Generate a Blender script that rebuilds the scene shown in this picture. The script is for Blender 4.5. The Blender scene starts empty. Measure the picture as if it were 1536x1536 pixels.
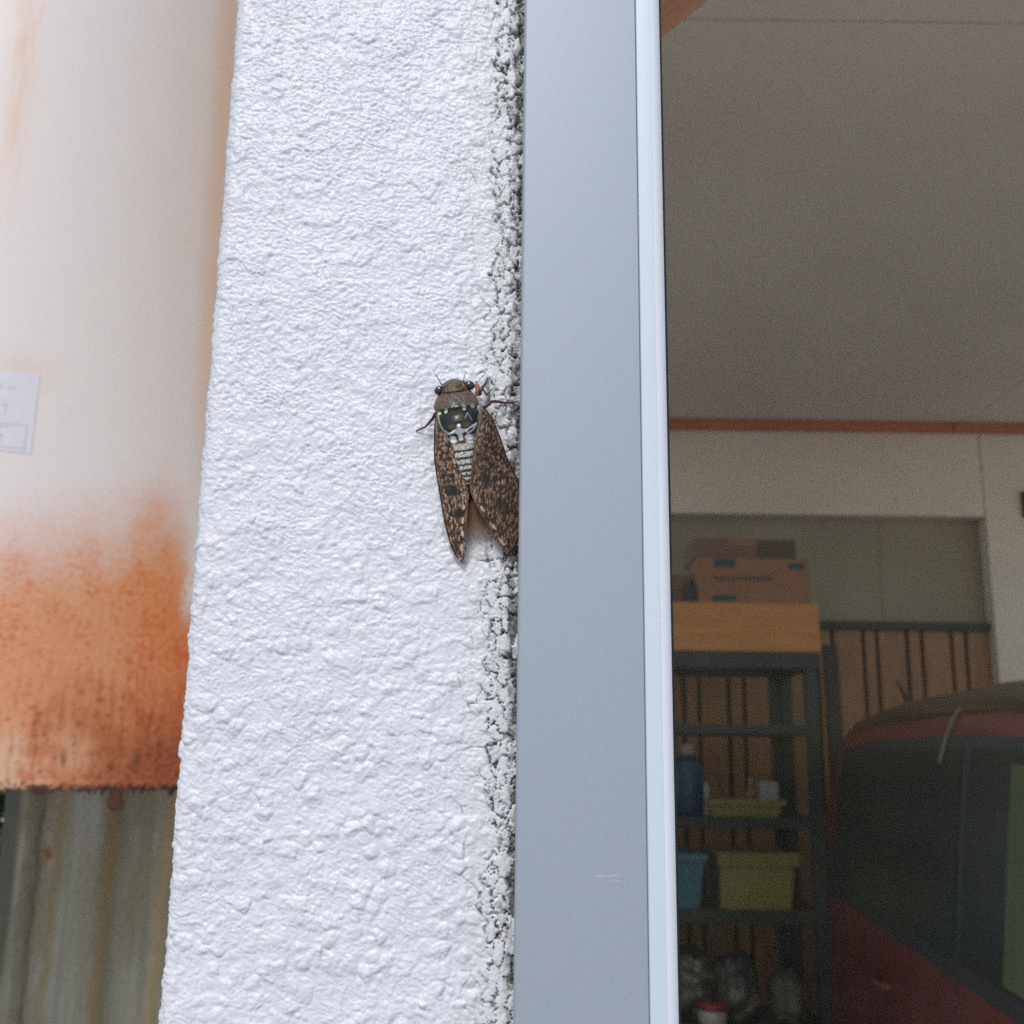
import bpy, bmesh, math, random
import numpy as np
from mathutils import Vector, Matrix

random.seed(7)
rng = np.random.default_rng(11)
C = bpy.context.scene.collection
SC = bpy.context.scene
R_ = math.radians

# ------------------------------------------------------------------ camera, light, exposure
EYE = np.array([0.0, -0.34, 1.5])
PITCH, ROLL, FPX = R_(12.8), R_(0.72), 1662.0          # focal length in photograph pixels (1536 wide)
_F = np.array([0, math.cos(PITCH), math.sin(PITCH)])
_R0 = np.array([1.0, 0, 0]); _U0 = np.array([0, -math.sin(PITCH), math.cos(PITCH)])
_R = math.cos(ROLL)*_R0 + math.sin(ROLL)*_U0
_U = math.cos(ROLL)*_U0 - math.sin(ROLL)*_R0
cam = bpy.data.cameras.new('camera'); camo = bpy.data.objects.new('camera', cam); C.objects.link(camo)
M = Matrix.Identity(4)
for i in range(3):
    M[i][0], M[i][1], M[i][2], M[i][3] = _R[i], _U[i], -_F[i], EYE[i]
camo.matrix_world = M
cam.sensor_width = 36; cam.sensor_fit = 'HORIZONTAL'; cam.lens = 36*FPX/1536
cam.clip_start = 0.01; cam.clip_end = 500
cam.dof.use_dof = True; cam.dof.focus_distance = 0.342
cam.dof.aperture_fstop = cam.lens/1.6                  # about a 1 mm phone aperture
SC.camera = camo

SUN_EL, SUN_AZ = R_(47), R_(194)                        # azimuth clockwise from +Y
world = bpy.data.worlds.new('World'); SC.world = world; world.use_nodes = True
nt = world.node_tree; nt.nodes.clear()
sky = nt.nodes.new('ShaderNodeTexSky'); sky.sky_type = 'NISHITA'; sky.sun_disc = False
sky.sun_elevation = SUN_EL; sky.sun_rotation = SUN_AZ; sky.air_density = 1.0; sky.dust_density = 1.2; sky.ozone_density = 1.0
bg = nt.nodes.new('ShaderNodeBackground'); bg.inputs[1].default_value = 0.12
wo = nt.nodes.new('ShaderNodeOutputWorld')
nt.links.new(sky.outputs[0], bg.inputs[0]); nt.links.new(bg.outputs[0], wo.inputs[0])
sun = bpy.data.lights.new('sun', 'SUN'); sun.energy = 1.75; sun.angle = R_(17); sun.color = (1.0, 0.965, 0.93)
suno = bpy.data.objects.new('sun', sun); C.objects.link(suno)
sdir = Vector((math.sin(SUN_AZ)*math.cos(SUN_EL), math.cos(SUN_AZ)*math.cos(SUN_EL), math.sin(SUN_EL)))
suno.rotation_euler = sdir.to_track_quat('Z', 'Y').to_euler()
suno.location = (0, -8, 10)
SC.view_settings.view_transform = 'Standard'; SC.view_settings.look = 'None'
SC.view_settings.exposure = 0.32; SC.view_settings.gamma = 1.0; SC.view_settings.use_curve_mapping = False
SC.render.engine = 'CYCLES'
SC.cycles.use_denoising = False; SC.cycles.max_bounces = 10; SC.cycles.diffuse_bounces = 6; SC.cycles.transparent_max_bounces = 12

# ------------------------------------------------------------------ measuring helpers
def at(px, py, y):
    """Point of the vertical plane at depth y that is seen at pixel (px, py) of the photograph."""
    d = _F + (px-768)/FPX*_R - (py-768)/FPX*_U
    t = (y-EYE[1])/d[1]
    return EYE + t*d
def atA(px, py, y):
    px = np.asarray(px, float); py = np.asarray(py, float); y = np.broadcast_to(np.asarray(y, float), px.shape)
    d = _F[None] + ((px-768)/FPX)[..., None]*_R - ((py-768)/FPX)[..., None]*_U
    t = (y-EYE[1])/d[..., 1]
    return EYE + t[..., None]*d
def proj(P):
    q = np.asarray(P)-EYE
    w = q@_F
    return 768+FPX*(q@_R)/w, 768-FPX*(q@_U)/w

# ------------------------------------------------------------------ noise
def _h(ix, iy, seed):
    with np.errstate(over='ignore'):
        n = ix.astype(np.uint32)*np.uint32(374761393) + iy.astype(np.uint32)*np.uint32(668265263) + np.uint32((seed*2654435761) & 0xffffffff)
        n = (n ^ (n >> np.uint32(13)))*np.uint32(1274126177)
        n = (n ^ (n >> np.uint32(16)))*np.uint32(2246822519)
        n = n ^ (n >> np.uint32(15))
    return n.astype(np.float64)/4294967295.0
def perlin(x, y, seed=0):
    x0 = np.floor(x); y0 = np.floor(y); fx = x-x0; fy = y-y0
    ix = x0.astype(np.int64); iy = y0.astype(np.int64)
    u = fx*fx*fx*(fx*(fx*6-15)+10); v = fy*fy*fy*(fy*(fy*6-15)+10)
    r = 0
    def g(i, j):
        a = _h(ix+i, iy+j, seed)*2*math.pi
        return np.cos(a)*(fx-i)+np.sin(a)*(fy-j)
    a = g(0, 0)*(1-u)+g(1, 0)*u; b = g(0, 1)*(1-u)+g(1, 1)*u
    return (a*(1-v)+b*v)*1.5
def fbm(x, y, seed=0, o=4, gain=0.5):
    r = 0; a = 1
    for k in range(o):
        r = r+a*perlin(x*2**k, y*2**k, seed+17*k); a *= gain
    return r
def worley(x, y, seed=0, jit=0.9):
    x0 = np.floor(x).astype(np.int64); y0 = np.floor(y).astype(np.int64)
    f1 = np.full(x.shape, 9.0); f2 = f1.copy(); cid = np.zeros(x.shape)
    for i in (-1, 0, 1):
        for j in (-1, 0, 1):
            cx = x0+i; cy = y0+j
            dx = cx+.5+jit*(_h(cx, cy, seed)-.5)-x; dy = cy+.5+jit*(_h(cx, cy, seed+1)-.5)-y
            d = np.hypot(dx, dy); nw = d < f1
            f2 = np.where(nw, f1, np.minimum(f2, d)); cid = np.where(nw, _h(cx, cy, seed+2), cid); f1 = np.where(nw, d, f1)
    return f1, f2, cid
def ss(a, b, x):
    t = np.clip((x-a)/(b-a), 0, 1); return t*t*(3-2*t)
def mixc(c, d, f):
    return c*(1-f[..., None])+np.asarray(d)*f[..., None]

# ------------------------------------------------------------------ object helpers
def tag(o, label=None, cat=None, group=None, kind=None):
    if label: o['label'] = label
    if cat: o['category'] = cat
    if group: o['group'] = group
    if kind: o['kind'] = kind
    return o
def thing(name, label, cat, loc=(0, 0, 0), group=None):
    o = bpy.data.objects.new(name, None); C.objects.link(o); o.location = loc; o.empty_display_size = .05
    return tag(o, label, cat, group)
def link_mesh(name, me, m, parent=None, smooth=False):
    o = bpy.data.objects.new(name, me); C.objects.link(o)
    if m: me.materials.append(m)
    me.polygons.foreach_set('use_smooth', [bool(smooth)]*len(me.polygons))
    if parent is not None:
        o.parent = parent
        o.matrix_parent_inverse = Matrix.Translation(parent_world(parent)).inverted()
    return o
def parent_world(p):
    v = Vector(p.location)
    while p.parent is not None:
        # children carry geometry in world coordinates and sit at the origin
        p = p.parent
        v = v if v.length else Vector((0, 0, 0))
        break
    return v
def from_bm(name, bm, m, parent=None, smooth=False):
    me = bpy.data.meshes.new(name); bm.normal_update(); bm.to_mesh(me); bm.free()
    return link_mesh(name, me, m, parent, smooth)
def grid_mesh(name, P, m, parent=None, col=None, wrap=False, smooth=True):
    nu, nv = P.shape[:2]
    me = bpy.data.meshes.new(name)
    idx = np.arange(nu*nv).reshape(nu, nv)
    if wrap:
        a = idx; b = np.roll(idx, -1, 1); q = np.stack([a[:-1], b[:-1], b[1:], a[1:]], -1).reshape(-1, 4)
    else:
        q = np.stack([idx[:-1, :-1], idx[:-1, 1:], idx[1:, 1:], idx[1:, :-1]], -1).reshape(-1, 4)
    me.vertices.add(nu*nv); me.vertices.foreach_set('co', P.reshape(-1).astype(np.float32))
    me.loops.add(q.size); me.loops.foreach_set('vertex_index', q.reshape(-1).astype(np.int32))
    me.polygons.add(len(q)); me.polygons.foreach_set('loop_start', np.arange(0, q.size, 4, dtype=np.int32))
    me.polygons.foreach_set('loop_total', np.full(len(q), 4, np.int32))
    me.update(calc_edges=True); me.validate()
    if col is not None:
        ca = me.color_attributes.new('Col', 'FLOAT_COLOR', 'POINT')
        c4 = np.ones((nu*nv, 4), np.float32); c4[:, :3] = col.reshape(-1, 3); ca.data.foreach_set('color', c4.reshape(-1))
    return link_mesh(name, me, m, parent, smooth)
def bm_box(bm, x0, x1, y0, y1, z0, z1, bev=0.0, rot=None, piv=None):
    r = bmesh.ops.create_cube(bm, size=1.0); vs = r['verts']
    for v in vs:
        v.co = Vector(((x0+x1)/2+v.co.x*(x1-x0), (y0+y1)/2+v.co.y*(y1-y0), (z0+z1)/2+v.co.z*(z1-z0)))
    if bev > 0:
        es = list({e for v in vs for e in v.link_edges})
        g = bmesh.ops.bevel(bm, geom=es, offset=bev, segments=2, affect='EDGES', profile=0.7)
        vs = list({v for f in g['faces'] for v in f.verts} | {v for v in vs if v.is_valid})
    if rot is not None:
        piv = Vector(piv) if piv is not None else Vector(((x0+x1)/2, (y0+y1)/2, (z0+z1)/2))
        for v in vs: v.co = rot@(v.co-piv)+piv
    return vs
def box(name, x0, x1, y0, y1, z0, z1, m, parent=None, bev=0.0, rot=None, piv=None, smooth=False):
    bm = bmesh.new(); bm_box(bm, x0, x1, y0, y1, z0, z1, bev, rot, piv)
    return from_bm(name, bm, m, parent, smooth)
def tube_arrays(pts, rad, n=10):
    pts = np.asarray(pts, float); k = len(pts)
    rad = np.broadcast_to(np.asarray(rad, float), (k,))
    t = np.gradient(pts, axis=0); t /= np.linalg.norm(t, axis=1)[:, None]
    ref = np.array([0.31, 0.2, 0.93])
    a = np.cross(t, ref); a /= np.linalg.norm(a, axis=1)[:, None]; b = np.cross(t, a)
    ph = np.linspace(0, 2*math.pi, n, endpoint=False)
    return pts[:, None]+rad[:, None, None]*(a[:, None]*np.cos(ph)[None, :, None]+b[:, None]*np.sin(ph)[None, :, None])
def spline(pts, n):
    pts = np.asarray(pts, float); d = np.r_[0, np.cumsum(np.linalg.norm(np.diff(pts[:, :3], axis=0), axis=1))]
    s = np.linspace(0, d[-1], n)
    # monotone cubic-ish: linear then smoothed
    out = np.stack([np.interp(s, d, pts[:, k]) for k in range(pts.shape[1])], 1)
    w = max(1, n//(len(pts)*4))
    for _ in range(w):
        out[1:-1] = .25*out[:-2]+.5*out[1:-1]+.25*out[2:]
    return out
def tube(name, pts, rad, m, parent=None, n=10, smooth=True, col=None):
    P = tube_arrays(pts, rad, n)
    P = np.concatenate([np.repeat(P[:1].mean(1, keepdims=True), n, 1), P, np.repeat(P[-1:].mean(1, keepdims=True), n, 1)], 0)
    return grid_mesh(name, P, m, parent, None, True, smooth)

# ------------------------------------------------------------------ materials
def mat(name, col, rough=0.6, metal=0.0, var=None, vscale=8.0, vstretch=(1, 1, 1), bump=0.0, bscale=60.0, spec=0.5, coat=0.0, detail=5.0):
    m = bpy.data.materials.new(name); m.use_nodes = True; t = m.node_tree; b = t.nodes['Principled BSDF']
    b.inputs['Roughness'].default_value = rough; b.inputs['Metallic'].default_value = metal
    b.inputs['Specular IOR Level'].default_value = spec; b.inputs['Coat Weight'].default_value = coat
    b.inputs['Base Color'].default_value = (*col, 1)
    tc = t.nodes.new('ShaderNodeTexCoord')
    if var is not None:
        mp = t.nodes.new('ShaderNodeMapping'); mp.inputs['Scale'].default_value = vstretch
        n = t.nodes.new('ShaderNodeTexNoise'); n.inputs['Scale'].default_value = vscale; n.inputs['Detail'].default_value = detail
        r = t.nodes.new('ShaderNodeMapRange'); r.inputs[1].default_value = .32; r.inputs[2].default_value = .68
        x = t.nodes.new('ShaderNodeMix'); x.data_type = 'RGBA'
        x.inputs['A'].default_value = (*col, 1); x.inputs['B'].default_value = (*var, 1)
        t.links.new(tc.outputs['Object'], mp.inputs[0]); t.links.new(mp.outputs[0], n.inputs['Vector'])
        t.links.new(n.outputs['Fac'], r.inputs[0]); t.links.new(r.outputs[0], x.inputs['Factor']); t.links.new(x.outputs['Result'], b.inputs['Base Color'])
    if bump > 0:
        n2 = t.nodes.new('ShaderNodeTexNoise'); n2.inputs['Scale'].default_value = bscale; n2.inputs['Detail'].default_value = 6
        bp = t.nodes.new('ShaderNodeBump'); bp.inputs['Strength'].default_value = bump; bp.inputs['Distance'].default_value = 0.5/bscale
        t.links.new(tc.outputs['Object'], n2.inputs['Vector']); t.links.new(n2.outputs['Fac'], bp.inputs['Height']); t.links.new(bp.outputs[0], b.inputs['Normal'])
    return m
def mat_attr(name, rough=0.6, metal=0.0, bump=0.0, bscale=2000.0, spec=0.5, coat=0.0, sheen=0.0):
    m = mat(name, (1, 1, 1), rough, metal, None, bump=bump, bscale=bscale, spec=spec, coat=coat); t = m.node_tree
    a = t.nodes.new('ShaderNodeAttribute'); a.attribute_name = 'Col'
    t.links.new(a.outputs['Color'], t.nodes['Principled BSDF'].inputs['Base Color'])
    return m
def mat_glass(name):
    m = bpy.data.materials.new(name); m.use_nodes = True; t = m.node_tree; t.nodes.clear()
    o = t.nodes.new('ShaderNodeOutputMaterial'); tr = t.nodes.new('ShaderNodeBsdfTransparent'); gl = t.nodes.new('ShaderNodeBsdfGlossy')
    fr = t.nodes.new('ShaderNodeFresnel'); fr.inputs[0].default_value = 1.15; mx = t.nodes.new('ShaderNodeMixShader')
    tr.inputs[0].default_value = (0.97, 0.975, 0.96, 1); gl.inputs['Roughness'].default_value = 0.02
    # haze of reflections in the pane, put in as a thin diffuse veil
    df = t.nodes.new('ShaderNodeBsdfDiffuse'); df.inputs[0].default_value = (0.62, 0.62, 0.46, 1); md = t.nodes.new('ShaderNodeMixShader')
    tc = t.nodes.new('ShaderNodeTexCoord'); n = t.nodes.new('ShaderNodeTexNoise'); n.inputs['Scale'].default_value = 22; n.inputs['Detail'].default_value = 7
    r = t.nodes.new('ShaderNodeMapRange'); r.inputs[1].default_value = .3; r.inputs[2].default_value = .7; r.inputs[3].default_value = .002; r.inputs[4].default_value = .007
    t.links.new(tc.outputs['Object'], n.inputs['Vector']); t.links.new(n.outputs['Fac'], r.inputs[0]); t.links.new(r.outputs[0], md.inputs[0])
    t.links.new(tr.outputs[0], md.inputs[1]); t.links.new(df.outputs[0], md.inputs[2])
    t.links.new(fr.outputs[0], mx.inputs[0]); t.links.new(md.outputs[0], mx.inputs[1]); t.links.new(gl.outputs[0], mx.inputs[2]); t.links.new(mx.outputs[0], o.inputs[0])
    return m

m_plaster = mat_attr('painted_roughcast', 0.40, bump=0.4, bscale=2600, spec=0.45)
m_plaster_far = mat('painted_roughcast_far', (0.61, 0.62, 0.645), 0.5, var=(0.56, 0.57, 0.595), vscale=14, bump=0.9, bscale=170)
m_ground = mat('concrete_ground', (0.52, 0.49, 0.45), 0.9, var=(0.45, 0.425, 0.39), vscale=1.3, bump=0.3, bscale=90)
m_floor = mat('garage_concrete', (0.52, 0.46, 0.39), 0.8, var=(0.46, 0.41, 0.35), vscale=2.2, bump=0.2, bscale=60)
m_ceil = mat('ceiling_board', (0.76, 0.67, 0.55), 0.85, var=(0.71, 0.625, 0.51), vscale=2.0, bump=0.25, bscale=220)
m_joint = mat('board_joint', (0.40, 0.36, 0.30), 0.9)
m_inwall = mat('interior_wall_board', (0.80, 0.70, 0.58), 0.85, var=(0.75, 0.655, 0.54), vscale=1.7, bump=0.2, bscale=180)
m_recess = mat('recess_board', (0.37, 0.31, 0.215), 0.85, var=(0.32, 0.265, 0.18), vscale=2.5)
m_trim = mat('varnished_trim', (0.56, 0.15, 0.033), 0.55, var=(0.46, 0.115, 0.026), vscale=5, vstretch=(1, 8, 8))
m_board = mat('wall_board_wood', (0.42, 0.205, 0.085), 0.6, var=(0.29, 0.135, 0.055), vscale=6, vstretch=(6, 6, .7))
m_brace = mat('varnished_brace_wood', (0.62, 0.235, 0.065), 0.4, var=(0.26, 0.08, 0.022), vscale=7, vstretch=(.6, 16, 16))
m_dark = mat('gap_backing', (0.03, 0.026, 0.02), 0.9)
m_frame = mat('silver_anodised', (0.31, 0.345, 0.39), 0.55, 0.25, var=(0.285, 0.32, 0.365), vscale=1500, bump=0.10, bscale=1800)
m_strip = mat('lit_strip_metal', (0.53, 0.60, 0.655), 0.35, 0.1, bump=0.02, bscale=1500)  # brighter reflected sky on the strip, put into its base colour
m_lit_edge = mat('lit_edge_metal', (0.62, 0.645, 0.69), 0.3)  # strip's right-turned edge painted whiter, as if catching more light
m_gasket = mat('black_rubber', (0.012, 0.012, 0.012), 0.7)
m_glass = mat_glass('window_glass')
m_rack = mat('black_rack_steel', (0.018, 0.022, 0.021), 0.55, var=(0.03, 0.034, 0.03), vscale=12)
m_orange = mat('orange_wood', (0.66, 0.27, 0.065), 0.55, var=(0.55, 0.21, 0.05), vscale=5, vstretch=(1, 9, 9))
m_card = mat('cardboard', (0.36, 0.165, 0.075), 0.85, var=(0.30, 0.14, 0.065), vscale=9)
m_card2 = mat('old_cardboard', (0.24, 0.135, 0.085), 0.85, var=(0.19, 0.105, 0.065), vscale=9)
m_print = mat('teal_print', (0.03, 0.075, 0.07), 0.8)
m_smear = mat('faded_print', (0.11, 0.07, 0.045), 0.8)

# ------------------------------------------------------------------ ground and garage shell (the setting)
ZC, YB = 3.066, 4.60          # ceiling height, back wall
def sheet(name, x0, x1, y0, y1, z, m, n=1):
    xs = np.linspace(x0, x1, n+1); ys = np.linspace(y0, y1, n+1)
    X, Y = np.meshgrid(xs, ys, indexing='ij'); return grid_mesh(name, np.stack([X, Y, np.full_like(X, z)], -1), m, smooth=False)
tag(sheet('ground', -250, 250, -250, 250, 0.0, m_ground, 4), kind='structure')
tag(box('garage_floor', 0.03, 3.5, 0.13, YB, 0.0, 0.05, m_floor), kind='structure')
cl = tag(box('ceiling', -0.09, 3.5, 0.01, YB+.5, ZC+.012, ZC+.16, m_joint), kind='structure')
cx = [0.031, 0.30, 2.10, 3.49]; cy = [0.125, 1.75, 3.72, YB-.001]
for i in range(3):
    for j in range(3):
        box('ceiling_panel', cx[i]+.002, cx[i+1]-.002, cy[j]+.0035, cy[j+1]-.0035, ZC, ZC+.0118, m_ceil, cl, bev=.0015)
tag(box('roof', -0.094, 3.5, 0.0, YB+.9, ZC+.165, ZC+.3, m_dark), 'flat dark roof slab over the garage', 'roof')
tag(box('low_shade_wall', -.06, .02, 1.72, YB+.28, 0.0, 1.15, m_plaster_far), 'unseen low white wall added along the left side of the carport to darken it', 'wall')  # added out of view to darken the lower part of the interior
tag(box('steel_post', -.085, -.005, 1.58, 1.66, 0.0, ZC+.011, m_plaster_far), 'white square carport post that carries the rusty tank, behind the wall', 'post')
for k_, (yq, lb) in enumerate(((.02, 'square white garage post at the front corner of the open side'), (2.4, 'square white garage post midway along the open side'))):
    tag(box('garage_post', 3.40, 3.495, yq, yq+.1, .051, ZC-.001, m_inwall), lb, 'post', 'posts along the open garage side')
tag(box('lintel', 0.031, 3.39, 0.0, 0.12, 2.90, ZC+.011, m_plaster_far), 'white beam over the garage front', 'lintel')

# back wall: upper boards, right boards, recess with plain panels and a board dado
bw = tag(box('back_wall', 0.03, 3.5, YB+.30, YB+.42, 0.0, ZC+.011, m_dark), kind='structure')
zt = at(1478, 775, YB)[2]                                  # bottom edge of the upper boards
xr = at(1478, 775, YB)[0]                                  # right end of the recess
xs_ = at(1472, 700, YB)[0]
for a, b in ((0.031, xs_),):
    box('wall_panel', a+.002 if a > .1 else a, b-.003, YB, YB+.29, zt, ZC-.002, m_inwall, bw, bev=.003)
box('wall_panel', xs_+.003, 3.0, YB+.003, YB+.293, 0.05, ZC-.002, m_inwall, bw, bev=.003)
box('wall_panel', 3.006, 3.5, YB+.003, YB+.293, 0.05, ZC-.002, m_inwall, bw, bev=.003)
zr0 = at(1400, 946, YB+.07)[2]; zr1 = at(1400, 934, YB+.07)[2]
xm = at(1320, 850, YB+.09)[0]
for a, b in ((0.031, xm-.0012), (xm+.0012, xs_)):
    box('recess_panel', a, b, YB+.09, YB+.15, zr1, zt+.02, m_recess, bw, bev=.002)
box('dado_rail', 0.031, xs_+.002, YB+.045, YB+.15, zr0, zr1, m_rack, bw, bev=.004)
px = [890, 912, 957, 980, 1025, 1048, 1092, 1115, 1160, 1182, 1227, 1250, 1297, 1318, 1363, 1385, 1430, 1452, 1500]
for a, b in zip(px[:-1], px[1:]):
    xa, xb = at(a+3, 1000, YB+.07)[0], at(b-3, 1000, YB+.07)[0]
    xb = min(xb, xs_-.002)
    box('board', xa, xb, YB+.07+random.uniform(-.004, .004), YB+.12, 0.05, zr0-.002, m_board, bw, bev=.004)
zm0, zm1 = at(1250, 645, YB-.04)[2], ZC-.001
o = box('crown_moulding', 0.031, 2.03, YB-.045, YB-.002, zm0, zm1, m_trim, bw, bev=.008)
o = box('crown_moulding', 2.036, 3.5, YB-.045, YB-.002, zm0, zm1, m_trim, bw, bev=.008)
hk = thing('wall_hook', 'small dark hook on the pale back wall at the right edge', 'hook', tuple(at(1536, 755, YB)))
p0 = at(1537, 738, YB-.004); p1 = at(1537, 775, YB-.03)
box('plate', p0[0]-.018, p0[0]+.03, YB-.012, YB+.002, p1[2], p0[2], m_dark, hk, bev=.003)
tube('prong', [(p0[0], YB-.01, p0[2]-.03), (p0[0], YB-.05, p0[2]-.04), (p0[0], YB-.06, p0[2]-.01)], .006, m_dark, hk, 8)

# diagonal timber brace under the ceiling
A = at(1062, 0, .55); B = at(988, 60, .55)
d = (A-B); d[1] = 0; d /= np.linalg.norm(d); nrm = np.array([-d[2], 0, d[0]])
tl = (ZC-.02-B[2])/d[2]; tl0 = (0.035-B[0])/d[0]
S0, S1 = B+d*tl0, B+d*tl
bm = bmesh.new(); LB = float(np.linalg.norm(S1-S0))
prof = [(0, -.04), (.012, -.052), (.035, -.052), (.042, -.046), (.052, -.052), (.088, -.052), (.10, -.04), (.10, .04), (0, .04)]
rings = [[bm.verts.new((q, b, a)) for a, b in prof] for q in (0, LB)]
k = len(prof)
for i in range(k):
    bm.faces.new((rings[0][i], rings[0][(i+1) % k], rings[1][(i+1) % k], rings[1][i]))
bm.faces.new(rings[0]); bm.faces.new(rings[1][::-1]); bmesh.ops.recalc_face_normals(bm, faces=bm.faces)
br = tag(from_bm('timber_brace', bm, m_brace), 'brown varnished diagonal timber brace under the garage ceiling', 'brace')
br.location = (S0[0], S0[1]-.040, S0[2]); br.rotation_euler = (0, -math.atan2(d[2], d[0]), 0)

# ------------------------------------------------------------------ roughcast wall with crumbling joint
XL = at(296, 768, 0.0)[0]                                  # left arris of the wall
XJ = 0.0052                                                # wall runs in behind the frame
rc = 0.004
def lin(a, b, st): return np.linspace(a, b, max(2, int(round((b-a)/st))+1))
u_side = -np.array([.13, .11, .09, .07, .05, .04, .03, .022])
u_fine = np.arange(-.018, (XJ-XL)+1e-9, .00035)
u = np.r_[u_side, u_fine]
z = np.r_[np.arange(0, 1.414, .006), np.arange(1.414, 1.782, .00036), np.arange(1.782, ZC+.01, .006)]
ub, zb = np.meshgrid(u, z, indexing='ij')
# path: u<0 on the side return, 0..: front; rounded arris of radius rc
def path(u):
    L = rc*math.pi/2; x = np.empty_like(u); y = np.empty_like(u); nx = np.empty_like(u); ny = np.empty_like(u)
    s = u+L/2
    m1 = s < 0; x[m1] = XL; y[m1] = rc-s[m1]; nx[m1] = -1; ny[m1] = 0
    m2 = (s >= 0) & (s < L); a = s[m2]/rc
    x[m2] = XL+rc-rc*np.cos(a); y[m2] = rc-rc*np.sin(a); nx[m2] = -np.cos(a); ny[m2] = -np.sin(a)
    m3 = s >= L; x[m3] = XL+rc+(s[m3]-L); y[m3] = 0; nx[m3] = 0; ny[m3] = -1
    return x, y, nx, ny
xw, yw, nxw, nyw = path(u)
U = ub*1000; Z = zb*1000                                   # millimetres
XF = (xw[:, None]+0*zb)*1000                               # world x of the front face
lowz = ss(1640, 1480, Z)                                   # larger lumps lower down
wx = perlin(U/6, Z/6, 1)*1.6; wz = perlin(U/6, Z/6, 2)*1.6
Uw, Zw = U+wx, Z+wz; Ud, Zd = U+.45*wx, Z+.45*wz
big = ss(.05, .55, perlin(Uw/9, Zw/7, 3)+.35*perlin(Uw/3.5, Zw/3, 4))
f1, f2, cid = worley(Ud/5.0, Zd/4.6, 5)
rad = .25+.35*cid
occ = (cid > .45)
dome = np.sqrt(np.clip(1-(f1/rad)**2, 0, 1))*occ*(.35+.65*cid)
f1b, f2b, cidb = worley(Ud/2.5+7, Zd/2.3, 9)
domeb = np.sqrt(np.clip(1-(f1b/(.28+.22*cidb))**2, 0, 1))*(cidb > .5)
f1c, f2c, cidc = worley(Uw/1.5+3, Zw/1.25, 13)
domec = np.sqrt(np.clip(1-(f1c/(.3+.25*cidc))**2, 0, 1))*(cidc > .35)
rid = 1-np.abs(perlin(Uw/2.6+.25*Zw/2.6, Zw/1.5, 21))*2.2
rid = np.clip(rid, 0, 1)**1.6
rid2 = np.clip(1-np.abs(perlin(Uw/1.3-.2*Zw/1.3, Zw/.85, 31))*2.0, 0, 1)
fine = perlin(U/.8, Z/.7, 41)
amp = .75+.5*perlin(U/22, Z/22, 51)
patchy = ss(-.35, .35, perlin(U/13, Z/11, 55)+.25*perlin(U/5, Z/5, 56))
h = .36*big+.80*dome*(.35+.65*lowz)*(.45+.55*patchy)+.34*domeb*(.3+.7*patchy)+.17*domec+amp*(.34*rid*(1-.6*dome)*(1-.3*lowz)*(1.15-.5*patchy)+.23*rid2*(1.2-.5*patchy))+.08*fine+.06*perlin(U/.42, Z/.4, 43)
h += .35*perlin(U/16, Z/20, 61)
# crumbling joint strip beside the frame: loose plates of old filler with open cracks, crumbs and lichen
upz = ss(1500, 1560, Z)
edge = -7.4+2.6*perlin(Z/15, Z*0+3.3, 71)+2.2*perlin(Z/4, Z*0+1.7, 72)+1.2*(1-upz)
jm = ss(-2.4, 2.0, XF-edge)*(nyw[:, None] < -.99)
near = ss(-23, -7, XF+5*perlin(U/7, Z/9, 73)+2*perlin(U/3, Z/3, 63))*(nyw[:, None] < -.99)
jx = U+1.3*perlin(U/2.6, Z/3, 74)+.5*perlin(U/.9, Z/.9, 76); jz = Z+1.6*perlin(U/2.6, Z/3, 75)+.5*perlin(U/.9, Z/.9, 79)
g1, g2, gid = worley(jx/3.4, jz/6.2, 80, 1.0)
k1, k2, kid = worley(jx/1.4, jz/1.9, 84)
gran = np.clip(1-(g1/.95)**2, 0, 1)**.6*(.3+.7*gid)
gran2 = np.sqrt(np.clip(1-(k1/.7)**2, 0, 1))*(.4+.6*kid)
cw = .055+.06*np.clip(perlin(U/4, Z/7, 85)+.3, 0, 1)
crack = (1-ss(cw*.3, cw, g2-g1))*ss(-.55, -.1, perlin(U/3.5, Z/5, 86)+.25*ss(-5, 0, XF))
crack2 = (1-ss(.02, .15, k2-k1))
rough_zone = ss(.12, .45, perlin(U/4.5, Z/11, 90)+.22*ss(-4, 1, XF)+.08*upz)
deep = ss(-1.7, 1.2, XF+1.6*perlin(Z/6, Z*0+9, 77)+.7*perlin(U/1.3, Z/2.2, 78)+.5*upz-.5)
hj = .85*gran+.38*gran2*(.15+.85*rough_zone)-1.2*crack-.5*crack2*rough_zone+.12*fine+.10*perlin(U/.5, Z/.55, 87)+.12*domec-1.5*deep*(.4+.6*(1-gid))
h = h*(1-jm)+(hj+.25)*jm
# open hairline cracks running off the joint into the paint
c1, c2, c3 = worley(Uw/6.5+3, Zw/8, 95)
hair = (1-ss(.006, .045, c2-c1))*near*(1-.7*jm)*ss(-.25, .2, perlin(U/7, Z/7, 96))
h -= .5*hair
rim_ = np.exp(-((XF-edge+.4*perlin(U/.8, Z/1.1, 97))/.38)**2)*ss(-.1, .35, perlin(Z/4+U*.05, Z*0+5.5, 98)+.35*perlin(Z/1.3, Z*0+2.5, 99))*(nyw[:, None] < -.99)
h -= .6*rim_
P = np.empty(ub.shape+(3,))
P[..., 0] = xw[:, None]+nxw[:, None]*h*.001
P[..., 1] = yw[:, None]+nyw[:, None]*h*.001
P[..., 2] = zb
white = np.array([0.605, 0.622, 0.657])
col = np.broadcast_to(white, P.shape).copy()
tone = fbm(U/30, Z/30, 100, 3)
col *= (1+.025*tone)[..., None]
col = mixc(col, (0.565, 0.565, 0.575), .7*jm)               # bare filler is greyer and warmer
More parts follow.
